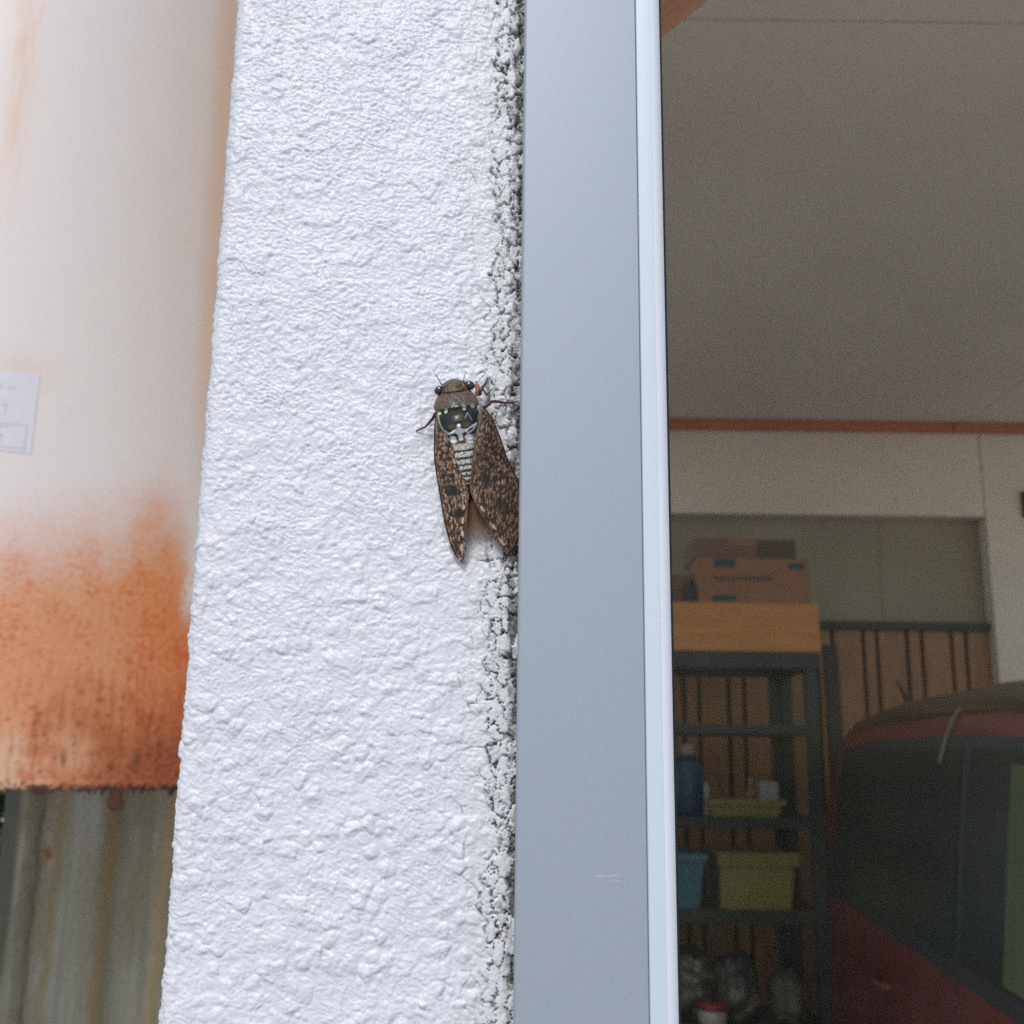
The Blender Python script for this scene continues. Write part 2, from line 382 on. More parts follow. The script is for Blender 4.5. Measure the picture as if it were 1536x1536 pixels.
col = mixc(col, (0.55, 0.555, 0.565), .35*near*(1-jm))
grime = np.clip(crack*jm*.95+crack2*jm*rough_zone*ss(.05, .45, perlin(U/2.5, Z/3.5, 130)+.15*ss(-5, 0, XF))*.5+hair*.8+.7*rim_, 0, 1)*(.4+.6*ss(-.35, .2, perlin(U/8, Z/17, 133)+.35*upz-.05+.45*np.exp(-((Z-1545)/25)**2)))
lich = ss(.15, .55, perlin(U/2.2, Z/4.5, 110)+.4*deep+.1*rough_zone-.22+.2*upz)*jm*ss(-5.5, -1.5, XF)
col = mixc(col, (0.22, 0.22, 0.185), .75*lich)
spk = ss(.55, .75, perlin(U/.55, Z/.6, 112)+.25*rough_zone)*jm
col = mixc(col, (0.10, 0.095, 0.075), .6*spk)
col = mixc(col, (0.022, 0.021, 0.014), np.clip(grime*1.1, 0, .97))
col = mixc(col, (0.03, 0.03, 0.022), .85*ss(.35, .95, deep*(1.15-gid*.8))*jm)
ppx, ppy = proj(P)
st = np.exp(-(((ppx-722)/26)**2+((ppy-812)/26)**2))
col = mixc(col, (0.36, 0.245, 0.18), .75*st*(.6+.5*fbm(U/3, Z/3, 120, 3)))
wall = thing('plaster_wall', 'white painted roughcast wall with a dirty crumbling joint along the grey frame', 'wall', (XL, 0, 0))
grid_mesh('roughcast_face', P[:, ::-1], m_plaster, wall, col[:, ::-1])
box('wall_core', XL+.004, 0.029, 0.006, 0.140, 0.0, ZC+.01, m_plaster_far, wall)

# ------------------------------------------------------------------ window frame and glass
YF = -0.0125
xF0 = at(778.5, 768, YF)[0]; xF1 = at(963.5, 768, YF)[0]; xS1 = at(1003, 768, YF+.002)[0]
win = thing('window_frame', 'grey anodised window frame with a strip coloured as if lit beside the white wall', 'window frame', (xF0, 0, 0))
def extrude(name, prof, z0, z1, m, parent, n=1, smooth=True):
    zs = np.linspace(z0, z1, n+1); Pm = np.empty((len(prof), n+1, 3))
    for i, (a, b) in enumerate(prof): Pm[i, :, 0] = a; Pm[i, :, 1] = b
    Pm[..., 2] = zs
    o = grid_mesh(name, Pm, m, parent, smooth=False)
    if smooth:
        me = o.data
        me.polygons.foreach_set('use_smooth', [True]*len(me.polygons)); me.update()
        try: me.set_sharp_from_angle(angle=R_(25))
        except Exception: pass
    return o
Z0w, Z1w = 0.02, 2.3
rr = .0012
prof = [(xF0, .03)]+[(xF0+rr-rr*math.cos(a), YF+rr-rr*math.sin(a)) for a in np.linspace(0, math.pi/2, 7)]
prof += [(xF1-.0003, YF), (xF1-.00005, YF+.00025), (xF1, YF+.004)]
extrude('jamb_face', prof, Z0w, Z1w, m_frame, win, 1)
# hairline gap, strip and rounded edge: sky light painted in as paler colours
w = xS1-xF1; xb = xF1+w*.60
sp = [(xF1+.00012, YF+.004), (xF1+.00012, YF+.0005), (xF1+.0004, YF+.0001)]
sp += [(xF1+w*t, YF+.0001+.00005*max(0, (t-.3)/.3)**2) for t in np.linspace(.08, .60, 12)]
sp += [(xb-.00001, YF+.004)]
extrude('lit_strip', sp, Z0w, Z1w, m_strip, win, 1)
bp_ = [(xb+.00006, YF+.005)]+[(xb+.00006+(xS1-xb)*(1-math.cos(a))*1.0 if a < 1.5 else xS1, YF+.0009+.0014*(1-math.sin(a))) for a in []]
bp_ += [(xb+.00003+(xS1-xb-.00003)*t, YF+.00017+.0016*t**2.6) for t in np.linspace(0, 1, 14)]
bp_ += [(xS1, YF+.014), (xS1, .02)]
extrude('lit_edge', bp_, Z0w, Z1w, m_lit_edge, win, 1)
box('rubber_gasket', xS1+.00005, xS1+.0016, YF+.008, .02, Z0w, Z1w, m_gasket, win)
box('glass_pane', xS1+.0012, .82, YF+.0105, YF+.0155, Z0w+.05, Z1w-.03, m_glass, win)
box('far_stile', .8205, .87, YF, .05, Z0w, Z1w, m_frame, win, bev=.002)
box('top_rail', xS1+.002, .82, YF+.001, .03, Z1w-.0295, Z1w+.02, m_frame, win, bev=.002)
box('bottom_rail', xS1+.002, .82, YF+.001, .03, Z0w-.019, Z0w+.0495, m_frame, win, bev=.002)
m_scuff = mat('scuffed_metal', (0.40, 0.43, 0.48), 0.5, .2)
for (pa_, pb_, hh_) in (((878, 1316), (948, 1312), .00045), ((900, 1322), (944, 1321), .0003), ((947, 300), (949, 326), .0002)):
    A_, B_ = at(*pa_, YF), at(*pb_, YF)
    n_ = 14; t_ = np.linspace(0, 1, n_); mid = A_[None]*(1-t_[:, None])+B_[None]*t_[:, None]; wd_ = hh_*np.sin(math.pi*np.clip(t_, .03, .97))*(.7+.3*np.sin(t_*23))
    dn = np.array([0, 0, 1.0]) if abs(B_[0]-A_[0]) > .002 else np.array([1.0, 0, 0])
    Pq = np.stack([mid-dn*wd_[:, None]+[0, .0001, 0], mid+[0, -.00008, 0], mid+dn*wd_[:, None]+[0, .0001, 0]], 1)
    grid_mesh('scuff_mark', Pq[::-1], m_scuff, win)
tag(box('fanlight_wall', 0.031, .87, 0.002, .118, Z1w+.021, 2.899, m_plaster_far), 'white wall strip above the window frame', 'wall')

# ------------------------------------------------------------------ cicada
PXC = (679.0, 568.0); AX = (.135, .991)
def cp(s, l):                                              # axis position and lateral offset (photograph pixels) -> pixel
    return PXC[0]+AX[0]*s+AX[1]*l, PXC[1]+AX[1]*s-AX[0]*l
def W_(px, py, hmm): return at(px, py, -hmm*.001)
m_body = mat_attr('cicada_shell', 0.32, spec=0.16, bump=.15, bscale=5000)
m_wing = mat_attr('cicada_wing', 0.5, spec=0.22)
m_eye = mat('cicada_eye', (0.014, 0.014, 0.012), 0.12, spec=.7, coat=.4)
m_leg = mat('cicada_leg', (0.085, 0.028, 0.018), 0.45, var=(0.05, 0.02, 0.015), vscale=500)
m_femur = mat('cicada_femur', (0.42, 0.17, 0.10), 0.45, var=(0.25, 0.08, 0.045), vscale=600)
m_black = mat('cicada_black', (0.02, 0.016, 0.013), 0.45)
cic = thing('cicada', 'large brown cicada with mottled wings clinging to the white wall against the grey frame', 'cicada', tuple(W_(690, 700, 0)))
S_ = np.array([0, 2, 5, 9, 14, 20, 24, 30, 38, 43, 45.5, 48, 55, 64, 74, 82, 86, 90, 97, 110, 122, 134, 146, 160, 173, 184, 188])
HW = np.array([2, 9, 15, 19.5, 22.5, 24, 27, 31, 34.5, 34, 31.5, 31, 32.5, 32, 29, 24.5, 22, 23, 24.5, 24, 22.5, 20.5, 18, 13.5, 8.5, 3.5, .5])
HT = np.array([6.2, 8, 9.3, 10.3, 11, 11.2, 11.4, 12.2, 12.9, 12.8, 12.2, 12.5, 13.8, 14.2, 13.6, 12.4, 11.3, 11.2, 11.6, 11.4, 11, 10.4, 9.7, 8.6, 7.4, 6.2, 5.6])
VT = np.array([5.5, 4.4, 3.8, 3.4, 3.0, 2.7, 2.5, 2.4, 2.3, 2.3, 2.3, 2.3, 2.2, 2.2, 2.3, 2.4, 2.5, 2.5, 2.4, 2.3, 2.4, 2.6, 2.9, 3.4, 4.0, 4.8, 5.3])
ns, nph = 330, 150
s = np.linspace(0, 188, ns)
def sm(v, n=3):
    v = np.interp(s, S_, v)
    for _ in range(n): v[1:-1] = .25*v[:-2]+.5*v[1:-1]+.25*v[2:]
    return v
hw, ht, vt = sm(HW), sm(HT), sm(VT)
ph = np.linspace(0, 2*math.pi, nph, endpoint=False)
cosp, sinp = np.cos(ph), np.sin(ph)
lx = np.sign(cosp)*np.abs(cosp)**.85; hh = np.sign(sinp)*np.abs(sinp)**.9
Sg = s[:, None]+0*ph; Lg = hw[:, None]*lx[None]
Hg = ((ht+vt)/2)[:, None]+((ht-vt)/2)[:, None]*hh[None]
up = np.clip(sinp, 0, 1)[None]+0*Sg
# relief: abdomen rings, mesonotum grooves, vertex of the head
seg = [97, 110, 121, 131, 140, 148, 156, 164, 172]
for q in seg: Hg -= .45*np.exp(-((Sg-q)/1.6)**2)*up
Hg += .08*np.sin((Sg-45)*.09)*np.exp(-(Lg/9)**2)*((Sg > 45) & (Sg < 80))*up
Hg -= .10*np.exp(-((np.abs(Lg)-11-.18*(Sg-48))/2.6)**2)*ss(46, 52, Sg)*ss(80, 70, Sg)*up
Hg += .7*np.exp(-((np.abs(Lg)-.9*(Sg-70))/3)**2)*ss(66, 72, Sg)*ss(92, 86, Sg)*up
Hg += .22*perlin(Lg/4, Sg/4, 201)*up*(Sg < 46)
Hg -= .5*np.exp(-((Sg-21)/1.5)**2)*up
Hg -= .45*np.exp(-((Sg-45.5)/1.3)**2)*up
Xp, Yp = cp(Sg, Lg)
P = atA(Xp, Yp, -Hg*.001)
n1 = perlin(Xp/3.0, Yp/3.0, 210); n2 = perlin(Xp/1.4, Yp/1.4, 211); n3 = perlin(Xp/6, Yp/6, 212)
L = np.abs(Lg)
c = np.empty(P.shape); c[:] = (0.085, 0.066, 0.042)                        # head
c = mixc(c, (0.03, 0.024, 0.018), ss(-.1, .3, n1+.4*n2)*.85)
c = mixc(c, (0.26, 0.20, 0.11), ss(.2, .5, perlin(Xp/2.2, Yp/1.8, 215))*.6)
c = mixc(c, (0.25, 0.15, 0.10), np.exp(-((L)/6)**2)*ss(4, 9, Sg)*.5)
pro = ss(20, 22, Sg)
pc = np.empty(P.shape); pc[:] = (0.115, 0.080, 0.064)
pc = mixc(pc, (0.085, 0.05, 0.036), ss(-.05, .35, n1+.5*n3)*.85)
pc = mixc(pc, (0.33, 0.215, 0.17), ss(.15, .45, n2+.3*n1)*.6)
pc = mixc(pc, (0.16, 0.125, 0.09), ss(37, 41, Sg)*.9)
pc = mixc(pc, (0.045, 0.06, 0.062), np.exp(-((Sg-36)/5)**2-((Lg-2)/13)**2)*.9)
c = c*(1-pro[..., None])+pc*pro[..., None]
mes = ss(45, 46.5, Sg)
mc = np.empty(P.shape); mc[:] = (0.022, 0.030, 0.034)
mc = mixc(mc, (0.085, 0.066, 0.042), ss(15, 6, L+5*n3+3*n1)*ss(-.3, .3, n1+.3*n2)*.75)
mc = mixc(mc, (0.015, 0.017, 0.016), ss(.1, .5, n1)*.7)
mc = mixc(mc, (0.17, 0.14, 0.075), np.exp(-((Sg-71)/5)**2-((L-12)/6)**2)*.7)
c = c*(1-mes[..., None])+mc*mes[..., None]
ab = ss(84, 86, Sg)
ac = np.empty(P.shape); ac[:] = (0.64, 0.65, 0.60)
ac = mixc(ac, (0.10, 0.105, 0.085), ss(.05, .45, n2+.3*n1)*.85)
ac = mixc(ac, (0.30, 0.28, 0.14), np.exp(-((Sg-100)/5)**2)*.55)
ac = mixc(ac, (0.03, 0.03, 0.026), ss(.15, .45, perlin(Lg/4, Sg/3.2, 216)+.25*n2)*ss(100, 108, Sg)*.8)
for q in seg: ac = mixc(ac, (0.015, 0.014, 0.012), np.exp(-((Sg-q+1.2*perlin(Lg/5, Sg*0+q, 217))/(1.7+.5*math.sin(q)))**2)*.97)
ac = mixc(ac, (0.015, 0.013, 0.012), ss(.55, .85, L/np.maximum(hw[:, None], 1))*(Lg < 0)*.95)
ac = mixc(ac, (0.015, 0.013, 0.012), ss(148, 166, Sg))
ac = mixc(ac, (0.13, 0.075, 0.045), ss(11, 7, np.hypot(Lg-1, (Sg-90)*1.3)))
c = c*(1-ab[..., None])+ac*ab[..., None]
def ell(x, y, rx, ry, colr, al=1.0, ang=0.0):
    global c
    dx, dy = Xp-x, Yp-y; ca, sa = math.cos(ang), math.sin(ang)
    d = np.hypot((dx*ca+dy*sa)/rx, (-dx*sa+dy*ca)/ry)+.18*n2
    c = mixc(c, colr, al*ss(1.15, .8, d)*(up > 0))
def line(pts, wd, colr, al=1.0):
    global c
    d = np.full(Xp.shape, 99.0)
    for (x0, y0), (x1, y1) in zip(pts[:-1], pts[1:]):
        vx, vy = x1-x0, y1-y0; t = np.clip(((Xp-x0)*vx+(Yp-y0)*vy)/(vx*vx+vy*vy), 0, 1)
        d = np.minimum(d, np.hypot(Xp-x0-t*vx, Yp-y0-t*vy))
    c = mixc(c, colr, al*ss(wd*.62, wd*.38, d+.25*n2)*(up > 0))
pale = (0.62, 0.60, 0.53); wht = (0.88, 0.87, 0.88); blk = (0.012, 0.012, 0.01)
ell(669, 616, 2.6, 4.0, pale, 1, .3); ell(678.5, 610, 1.5, 2, (0.45, 0.48, 0.4)); ell(684.5, 609.5, 2, 2, (0.45, 0.48, 0.38))
ell(696, 611, 2.9, 4.0, pale, 1, -.1); ell(709, 609, 3.7, 3.0, (0.68, 0.68, 0.66)); ell(717, 611, 1.7, 3.4, pale)
ell(659, 620, 2.8, 2.6, pale); ell(681, 605, 1.2, 1.2, pale); ell(684.5, 626, 1.6, 2.5, (0.33, 0.33, 0.28)); ell(718.5, 624, 1.5, 3, (0.5, 0.42, 0.33))
line([(701, 619), (697.5, 627)], 1.3, (0.30, 0.36, 0.37)); line([(702, 620), (708, 630)], 1.1, (0.25, 0.3, 0.31))
line([(657, 622), (659, 634), (664, 644), (671, 650)], 2.2, (0.42, 0.39, 0.28)); line([(718, 622), (716.5, 632), (714, 638)], 1.6, (0.34, 0.28, 0.19))
line([(672, 652), (684, 653.5), (686, 657)], 2.6, blk); line([(694, 652), (703, 653), (713, 646)], 2.4, blk)
line([(667, 646.5), (675, 652)], 2.4, pale)
line([(688, 638), (689, 644)], 4.5, wht); ell(688.8, 647, 6.6, 5.2, wht); line([(690, 650), (691.5, 657.5)], 6.6, (0.76, 0.76, 0.82))
line([(687, 645), (680, 648)], 4.4, wht); line([(681, 648), (672, 651)], 2.8, wht); line([(689, 645), (699, 646)], 4.4, wht)
line([(698, 646), (705, 641.5), (714.5, 635)], 2.6, wht); line([(701, 650), (709, 645), (714, 637)], 2.4, wht)
line([(703, 645.5), (706, 643)], 1.7, blk)
ell(679.5, 660, 5, 6.2, wht, 1, -.4); ell(704, 655, 7.2, 3.9, wht, 1, -.15); ell(705, 662, 6.2, 2.2, (0.62, 0.63, 0.63))
ell(696, 577, 2.2, 2.2, (0.3, 0.27, 0.2), .8)
ell(713, 587, 5, 1.7, (0.62, 0.58, 0.48), .9, -.4)
grid_mesh('body', P, m_body, cic, c*.88, True)
def blob(name, px, py, hmm, rx, ry, rz, m, parent, ang=0):
    c0 = W_(px, py, hmm); k = .34/FPX*1.0/math.cos(PITCH)
    th = np.linspace(0, math.pi, 14)[:, None]; pp = np.linspace(0, 2*math.pi, 22, endpoint=False)[None]
    a = np.sin(th)*np.cos(pp)*rx; b = np.sin(th)*np.sin(pp)*ry; e = np.cos(th)*rz+0*pp
    ca, sa = math.cos(ang), math.sin(ang)
    return grid_mesh(name, np.stack([c0[0]+(a*ca-b*sa)*.001, c0[1]+e*.001, c0[2]+(a*sa+b*ca)*.001], -1), m, parent, None, True)
blob('eye', 659, 585.5, 8.8, 1.75, 1.35, 1.5, m_eye, cic, .55)
blob('eye', 704, 578, 8.8, 1.75, 1.45, 1.5, m_eye, cic, -.2)
for q in ((684, 577.5), (687.5, 577), (685.8, 580.2)):
    blob('ocellus', q[0], q[1], 11.0, .28, .28, .3, m_femur, cic)

def wing(name, outer, inner, h_out, h_in, seed, axis_ang, blot, right):
    nu, nv = 260, 110
    def rs(pts):
        pts = np.asarray(pts, float); q = pts[:, 1]; y = np.linspace(0, 1, nu)
        d = np.r_[0, np.cumsum(np.hypot(*np.diff(pts, axis=0).T))]; d /= d[-1]
        x_ = np.interp(y, d, pts[:, 0]); y_ = np.interp(y, d, pts[:, 1])
        for _ in range(60):
            x_[1:-1] = .25*x_[:-2]+.5*x_[1:-1]+.25*x_[2:]; y_[1:-1] = .25*y_[:-2]+.5*y_[1:-1]+.25*y_[2:]
        return x_, y_
    ox, oy = rs(outer); ix, iy = rs(inner)
    v = np.linspace(0, 1, nv)[None]; uu = np.linspace(0, 1, nu)[:, None]
    X = ox[:, None]*(1-v)+ix[:, None]*v; Y = oy[:, None]*(1-v)+iy[:, None]*v
    ho = np.interp(uu, *h_out); hi = np.interp(uu, *h_in)
    Hh = ho+(hi-ho)*(np.sin(v*math.pi/2)**.9)+.5*np.sin(v*math.pi)*np.sin(uu*math.pi)
    ca, sa = math.cos(axis_ang), math.sin(axis_ang)
    A = -sa*X+ca*Y if False else X*sa+Y*ca                  # along the wing
    B = X*ca-Y*sa                                           # across the wing
    A = A+2.6*perlin(X/8, Y/9, seed)+.7*perlin(X/3, Y/3, seed+2); B = B+2.0*perlin(X/8, Y/9, seed+1)
    el = 1.0+.9*ss(.55, .95, uu)+0*v
    f1, f2, cd = worley(B/5.0, A/8.8, seed+3, .75)
    g1, g2, gd = worley(B/4.4, A/14.5, seed+7, .75)
    t = ss(.5, .62, uu+.1*perlin(B/6, A/9, seed+9))
    e = (f2-f1)*(1-t)+(g2-g1)*t; fc = f1*(1-t)+g1*t; ci = np.where(t < .5, cd, gd)
    vein = 1-ss(.05, .16, e)
    n1 = perlin(X/9, Y/12, seed+20); n2 = perlin(X/2.2, Y/2.6, seed+21); n3 = perlin(X/4.5, Y/6, seed+22)
    c = np.empty(X.shape+(3,)); c[:] = (0.120, 0.064, 0.036)
    c = mixc(c, (0.21, 0.098, 0.045), ss(-.1, .5, n3))
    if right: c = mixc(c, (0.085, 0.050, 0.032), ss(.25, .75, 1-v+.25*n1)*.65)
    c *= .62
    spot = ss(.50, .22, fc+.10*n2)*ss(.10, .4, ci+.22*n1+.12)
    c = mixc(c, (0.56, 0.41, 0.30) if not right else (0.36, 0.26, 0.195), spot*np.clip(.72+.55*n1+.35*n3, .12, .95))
    c = mixc(c, (0.030, 0.020, 0.014), ss(.10, .4, n1+.6*n2+.25*n3)*.92)
    c = mixc(c, (0.44, 0.30, 0.20), ss(.30, .55, perlin(X/3.2, Y/6.5, seed+25)-.25*n1)*.55)
    c = mixc(c, (0.034, 0.017, 0.010), vein*.8)
    lv = np.abs(((B+2.2*perlin(X/16, Y/22, seed+30))/8.6) % 1-.5)
    c = mixc(c, (0.026, 0.016, 0.010), ss(.085, .03, lv)*.8)
    c = mixc(c, (0.40, 0.27, 0.18), ss(.06, .0, np.abs(lv-.16))*ss(.05, .5, n3+.4*n2)*.35)
    for (bx, by, br, bs) in blot:
        c = mixc(c, (0.028, 0.024, 0.018), ss(1.35, .5, np.hypot((X-bx)/br, (Y-by)/(br*1.35))+.5*n2)*min(1, bs*1.1))
    # margins: black costal edge, paler inner cells along the trailing edge
    edge = v*np.hypot(ox-ix, oy-iy)[:, None]
    c = mixc(c, (0.022, 0.016, 0.012), ss(2.6, 1.2, edge+.3*n2)*.95)
    c = mixc(c, (0.24, 0.105, 0.04), np.exp(-((edge-4.0)/1.3)**2)*.55*ss(-.4, .2, n2+.3*n3))
    inn = (1-v)*np.hypot(ox-ix, oy-iy)[:, None]
    c = mixc(c, (0.16, 0.085, 0.05), ss(3.0, 1.4, inn)*.7)
    row = ss(.2, .55, np.sin(A/(11.0)*2*math.pi*.55+seed))*np.exp(-((inn-6.5)/2.0)**2)*ss(.52, .6, uu)
    c = mixc(c, (0.66, 0.52, 0.40), row*.9)
    Hh = Hh+.10*vein+.05*n2
    Pw = atA(X, Y, -Hh*.001)
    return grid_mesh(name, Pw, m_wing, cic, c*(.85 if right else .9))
lo = [(655.5, 615), (652, 628), (650.5, 650), (650.8, 690), (655.5, 720), (660, 747), (666, 783), (675, 817), (683, 834), (692, 844)]
li = [(658, 617), (660, 634), (668, 648), (676, 662), (686.5, 690), (699, 722), (703.5, 742), (701.5, 767), (699.5, 800), (698.5, 832), (693.5, 844)]
wing('forewing', lo, li, ([0, .3, 1], [7, 4.2, 2.4]), ([0, .2, .6, 1], [9.5, 11.6, 8.2, 2.8]), 300, .14,
     [(664, 708, 4, .7), (672, 722, 4, .5), (680, 735, 7, .9), (689, 770, 7, .9), (673, 742, 3, .6), (684, 800, 4, .6), (688, 815, 3, .7)], False)
ro = [(727, 611), (738, 624), (747, 646), (754, 664), (761, 687), (771, 705), (779, 728), (783, 762), (781, 795), (774, 820), (763, 832.5)]
ri = [(722, 614), (718, 638), (712.5, 657), (709, 684), (707, 708), (703.8, 735), (713, 756), (721, 772), (732, 786), (740, 803), (751, 821), (761, 832.5)]
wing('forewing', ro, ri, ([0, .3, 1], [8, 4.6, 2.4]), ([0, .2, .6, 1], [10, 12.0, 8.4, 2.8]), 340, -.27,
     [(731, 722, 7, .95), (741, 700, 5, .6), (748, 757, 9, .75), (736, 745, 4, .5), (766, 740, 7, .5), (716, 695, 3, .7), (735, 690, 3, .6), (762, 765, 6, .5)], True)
# hind wing showing between the fore wings: a thin membrane, clear towards its hem
nu = 90
tt = np.linspace(0, 1, nu)[:, None]; vv = np.linspace(0, 1, 80)[None]
lxp = np.interp(tt, [0, .3, .7, 1], [703, 700, 698, 698.5]); rxp = np.interp(tt, [0, .3, .6, 1], [704, 718, 733, 750])
yy_ = np.interp(tt, [0, 1], [738, 822])
X = lxp*(1-vv)+rxp*vv; Y = yy_-5*np.sin(vv*math.pi)*tt
n2 = perlin(X/2.3, Y/2.0, 400); n1 = perlin(X/7, Y/8, 401)
c = np.empty(X.shape+(4,)); c[..., :3] = (0.20, 0.105, 0.052)
c[..., :3] = mixc(c[..., :3], (0.055, 0.032, 0.02), ss(.15, .5, n2+.2*n1)*.85)
c[..., :3] = mixc(c[..., :3], (0.32, 0.20, 0.13), ss(.5, .8, tt+.12*n1+0*vv)*.7)
rays = np.abs(((np.arctan2(X-703, Y-715)*14) % 1)-.5)
c[..., :3] = mixc(c[..., :3], (0.10, 0.055, 0.03), ss(.12, .03, rays)*.7)
c[..., 3] = np.clip(ss(1.0, .42, tt+.16*n1+.10*n2+0*vv)+.25*ss(.12, .03, rays)*ss(1, .8, tt), 0, 1)*.95
m_hind = mat_attr('cicada_hindwing', 0.5, spec=.3)
_t = m_hind.node_tree; _a = [n_ for n_ in _t.nodes if n_.type == 'ATTRIBUTE'][0]
_t.links.new(_a.outputs['Alpha'], _t.nodes['Principled BSDF'].inputs['Alpha'])
ho_ = grid_mesh('hindwing', atA(X, Y, -(5.6-4.0*tt+.5*np.sin(vv*math.pi)+.06*n2)*.001), m_hind, cic, c[..., :3])
_c4 = np.ascontiguousarray(c.reshape(-1, 4).astype(np.float32)); ho_.data.color_attributes['Col'].data.foreach_set('color', _c4.reshape(-1))
def leg(name, pts, rad, m):
    q = np.array([[p[0], p[1], p[2]] for p in pts]); w_ = np.array([W_(*p) for p in q])
    w2 = np.c_[w_, np.asarray(rad)*.001]; k = spline(w2, 7*len(pts))
    return tube(name, k[:, :3], k[:, 3], m, cic, 9)
leg('leg', [(657, 618, 5), (653, 621, 4.5), (649, 628, 4.2), (638.5, 640, 2.4), (631, 643.5, 1.6), (624, 646.5, .9), (626, 648.5, .7)], [.7, .6, .5, .33, .25, .2, .1], m_leg)
leg('leg', [(724, 612, 6), (729, 609, 6.2), (736, 603, 5.8), (742, 602, 5), (756, 604, 3.4), (766, 604, 2.4), (775, 602.5, 1.4), (778, 601, 1.2)], [.6, .65, .55, .5, .35, .3, .22, .12], m_leg)
fem = leg('leg', [(717, 594, 4.5), (716.5, 586, 5), (715.5, 577, 5), (713.5, 572.5, 4.6)], [.85, .8, .65, .3], m_femur)
leg('leg', [(719, 592, 4.8), (720.5, 586, 5.6), (724, 581, 5.2), (728, 575, 3.8), (731, 569, 2.4), (732, 565.5, 1.3)], [.7, .62, .5, .36, .3, .14], m_leg)
leg('leg', [(722, 582, 3.4), (726, 586, 3), (729.5, 593, 2.2), (735, 587, 1.6), (742, 580, 1.2)], [.3, .28, .24, .18, .1], m_black)
leg('antenna', [(663, 577, 9), (660, 572.5, 8.6), (655.5, 565, 7.5), (652.5, 560, 7), (650.5, 558.5, 6.8)], [.22, .16, .12, .1, .05], m_black)
leg('antenna', [(696, 575, 9.4), (695.5, 570, 9), (696.5, 563, 8), (699, 557, 7.4)], [.22, .15, .1, .05], m_black)

# ------------------------------------------------------------------ rusty tank
TY, TR, TX = 1.62, .62, -.882
zb0 = at(150, 1184, TY-TR*.75)[2]; TZ1 = 2.75
a_f = np.arange(R_(-4), R_(96), .0034); a_c = np.arange(R_(96), R_(356), .06)
ang = np.r_[a_f, a_c]                                      # 0 = towards the camera side (-y), growing to +x
zz = np.r_[np.arange(zb0, zb0+.50, .0012), np.arange(zb0+.50, TZ1, .02)]
Ag, Zg = np.meshgrid(ang, zz, indexing='ij')
mm_u = Ag*TR*1000; mm_z = (Zg-zb0)*1000
P0 = np.stack([TX+TR*np.sin(Ag), TY-TR*np.cos(Ag), Zg], -1)
X, Y = proj(P0); X = np.where(np.sin(Ag) > -.2, X, 0); X = np.clip(X, -200, 500)
vis = (Ag < R_(97))
n1 = fbm(mm_u/40, mm_z/40, 500, 4); n2 = fbm(mm_u/7, mm_z/7, 510, 3); n3 = perlin(mm_u/2.2, mm_z/2.6, 520); n4 = fbm(mm_u/9, mm_z/50, 530, 3)
top = np.interp(X, [-60, 0, 60, 130, 170, 240, 272, 300], [745, 748, 742, 735, 728, 690, 705, 740])
gap = ss(302, 258, X+14*n2+12*n1)                                # clean strip on the right above the heavy rust
gap = np.maximum(gap, ss(880, 960, Y))
rust = ss(-35, 185, Y-top+20*n1+9*n2+4*n3)*gap
rust = np.where(vis, rust, ss(.38, .12, (Zg-zb0)+.05*n1)); 
c = np.empty(P0.shape); c[:] = (0.85, 0.785, 0.755)
c *= (1+.012*n1)[..., None]
peach = np.exp(-(((X+.117*(Y))-46)/22)**2)*ss(420, 120, Y)*.6*(.65+.6*n2)
peach = np.maximum(peach, np.maximum(ss(305, 345, X+.055*Y+5*n1)*.6, ss(190, 330, X+.055*Y)*.16)*ss(900, 500, Y))
peach = np.maximum(peach, np.exp(-((X-25)/45)**2-((Y-560)/26)**2)*.35)
peach = np.clip(np.where(vis, peach, .1), 0, 1)
c = mixc(c, (0.80, 0.50, 0.30), peach)
orange = mixc(np.broadcast_to(np.array([0.76, 0.30, 0.125]), c.shape), (0.78, 0.26, 0.05), ss(100, 300, X+40*n1))
orange = mixc(orange, (0.74, 0.155, 0.018), ss(150, 300, X+25*n2+35*n1)*ss(820, 980, Y)*ss(1140, 1020, Y)*.85)
orange = mixc(orange, (0.78, 0.50, 0.32), ss(150, 0, X+40*n1)*ss(1060, 1130, Y)*.8)
orange = mixc(orange, (0.78, 0.42, 0.22), np.exp(-((X-120)/28)**2-((Y-1140)/42)**2)*.8)
c = mixc(c, orange, rust*np.clip(.95+.10*n2+.07*n3, .2, 1))
red = ss(.1, .8, .55*n2+.6*n1+.3*n4)*rust*ss(790, 900, Y)
c = mixc(c, (0.58, 0.13, 0.035), red*.45)
spk = ss(.5, .8, n3+.3*n2)*rust
c = mixc(c, (0.50, 0.15, 0.04), spk*.5*ss(720, 860, Y))
redd = ss(985, 1110, Y+25*n4+14*n1)*ss(20, 120, X+40*n1)*(1-.7*np.exp(-((X-120)/30)**2-((Y-1145)/45)**2))
c = mixc(c, (0.50, 0.105, 0.022), redd*.6*vis)
stk_ = np.clip(ss(.05, .5, perlin(mm_u/5, mm_z/70, 551)+.3*n4), 0, 1)*ss(930, 1060, Y)*vis
c = mixc(c, (0.33, 0.075, 0.022), stk_*.2*ss(10, 90, X+20*n1))
brown = ss(1050, 1145, Y+18*n4+20*n1)*ss(90, 240, X+35*n1)
c = mixc(c, (0.28, 0.055, 0.017), brown*.95*np.clip(.75+.3*n2, 0, 1)*vis)
drk = ss(.55, .9, perlin(mm_u/8, mm_z/9, 541)+.3*n3+.25*n2)*ss(1010, 1090, Y)*vis
c = mixc(c, (0.16, 0.05, 0.022), drk*.5)
drip = ss(.25, .6, n4)*ss(980, 1080, Y)*ss(1175, 1120, Y)*vis
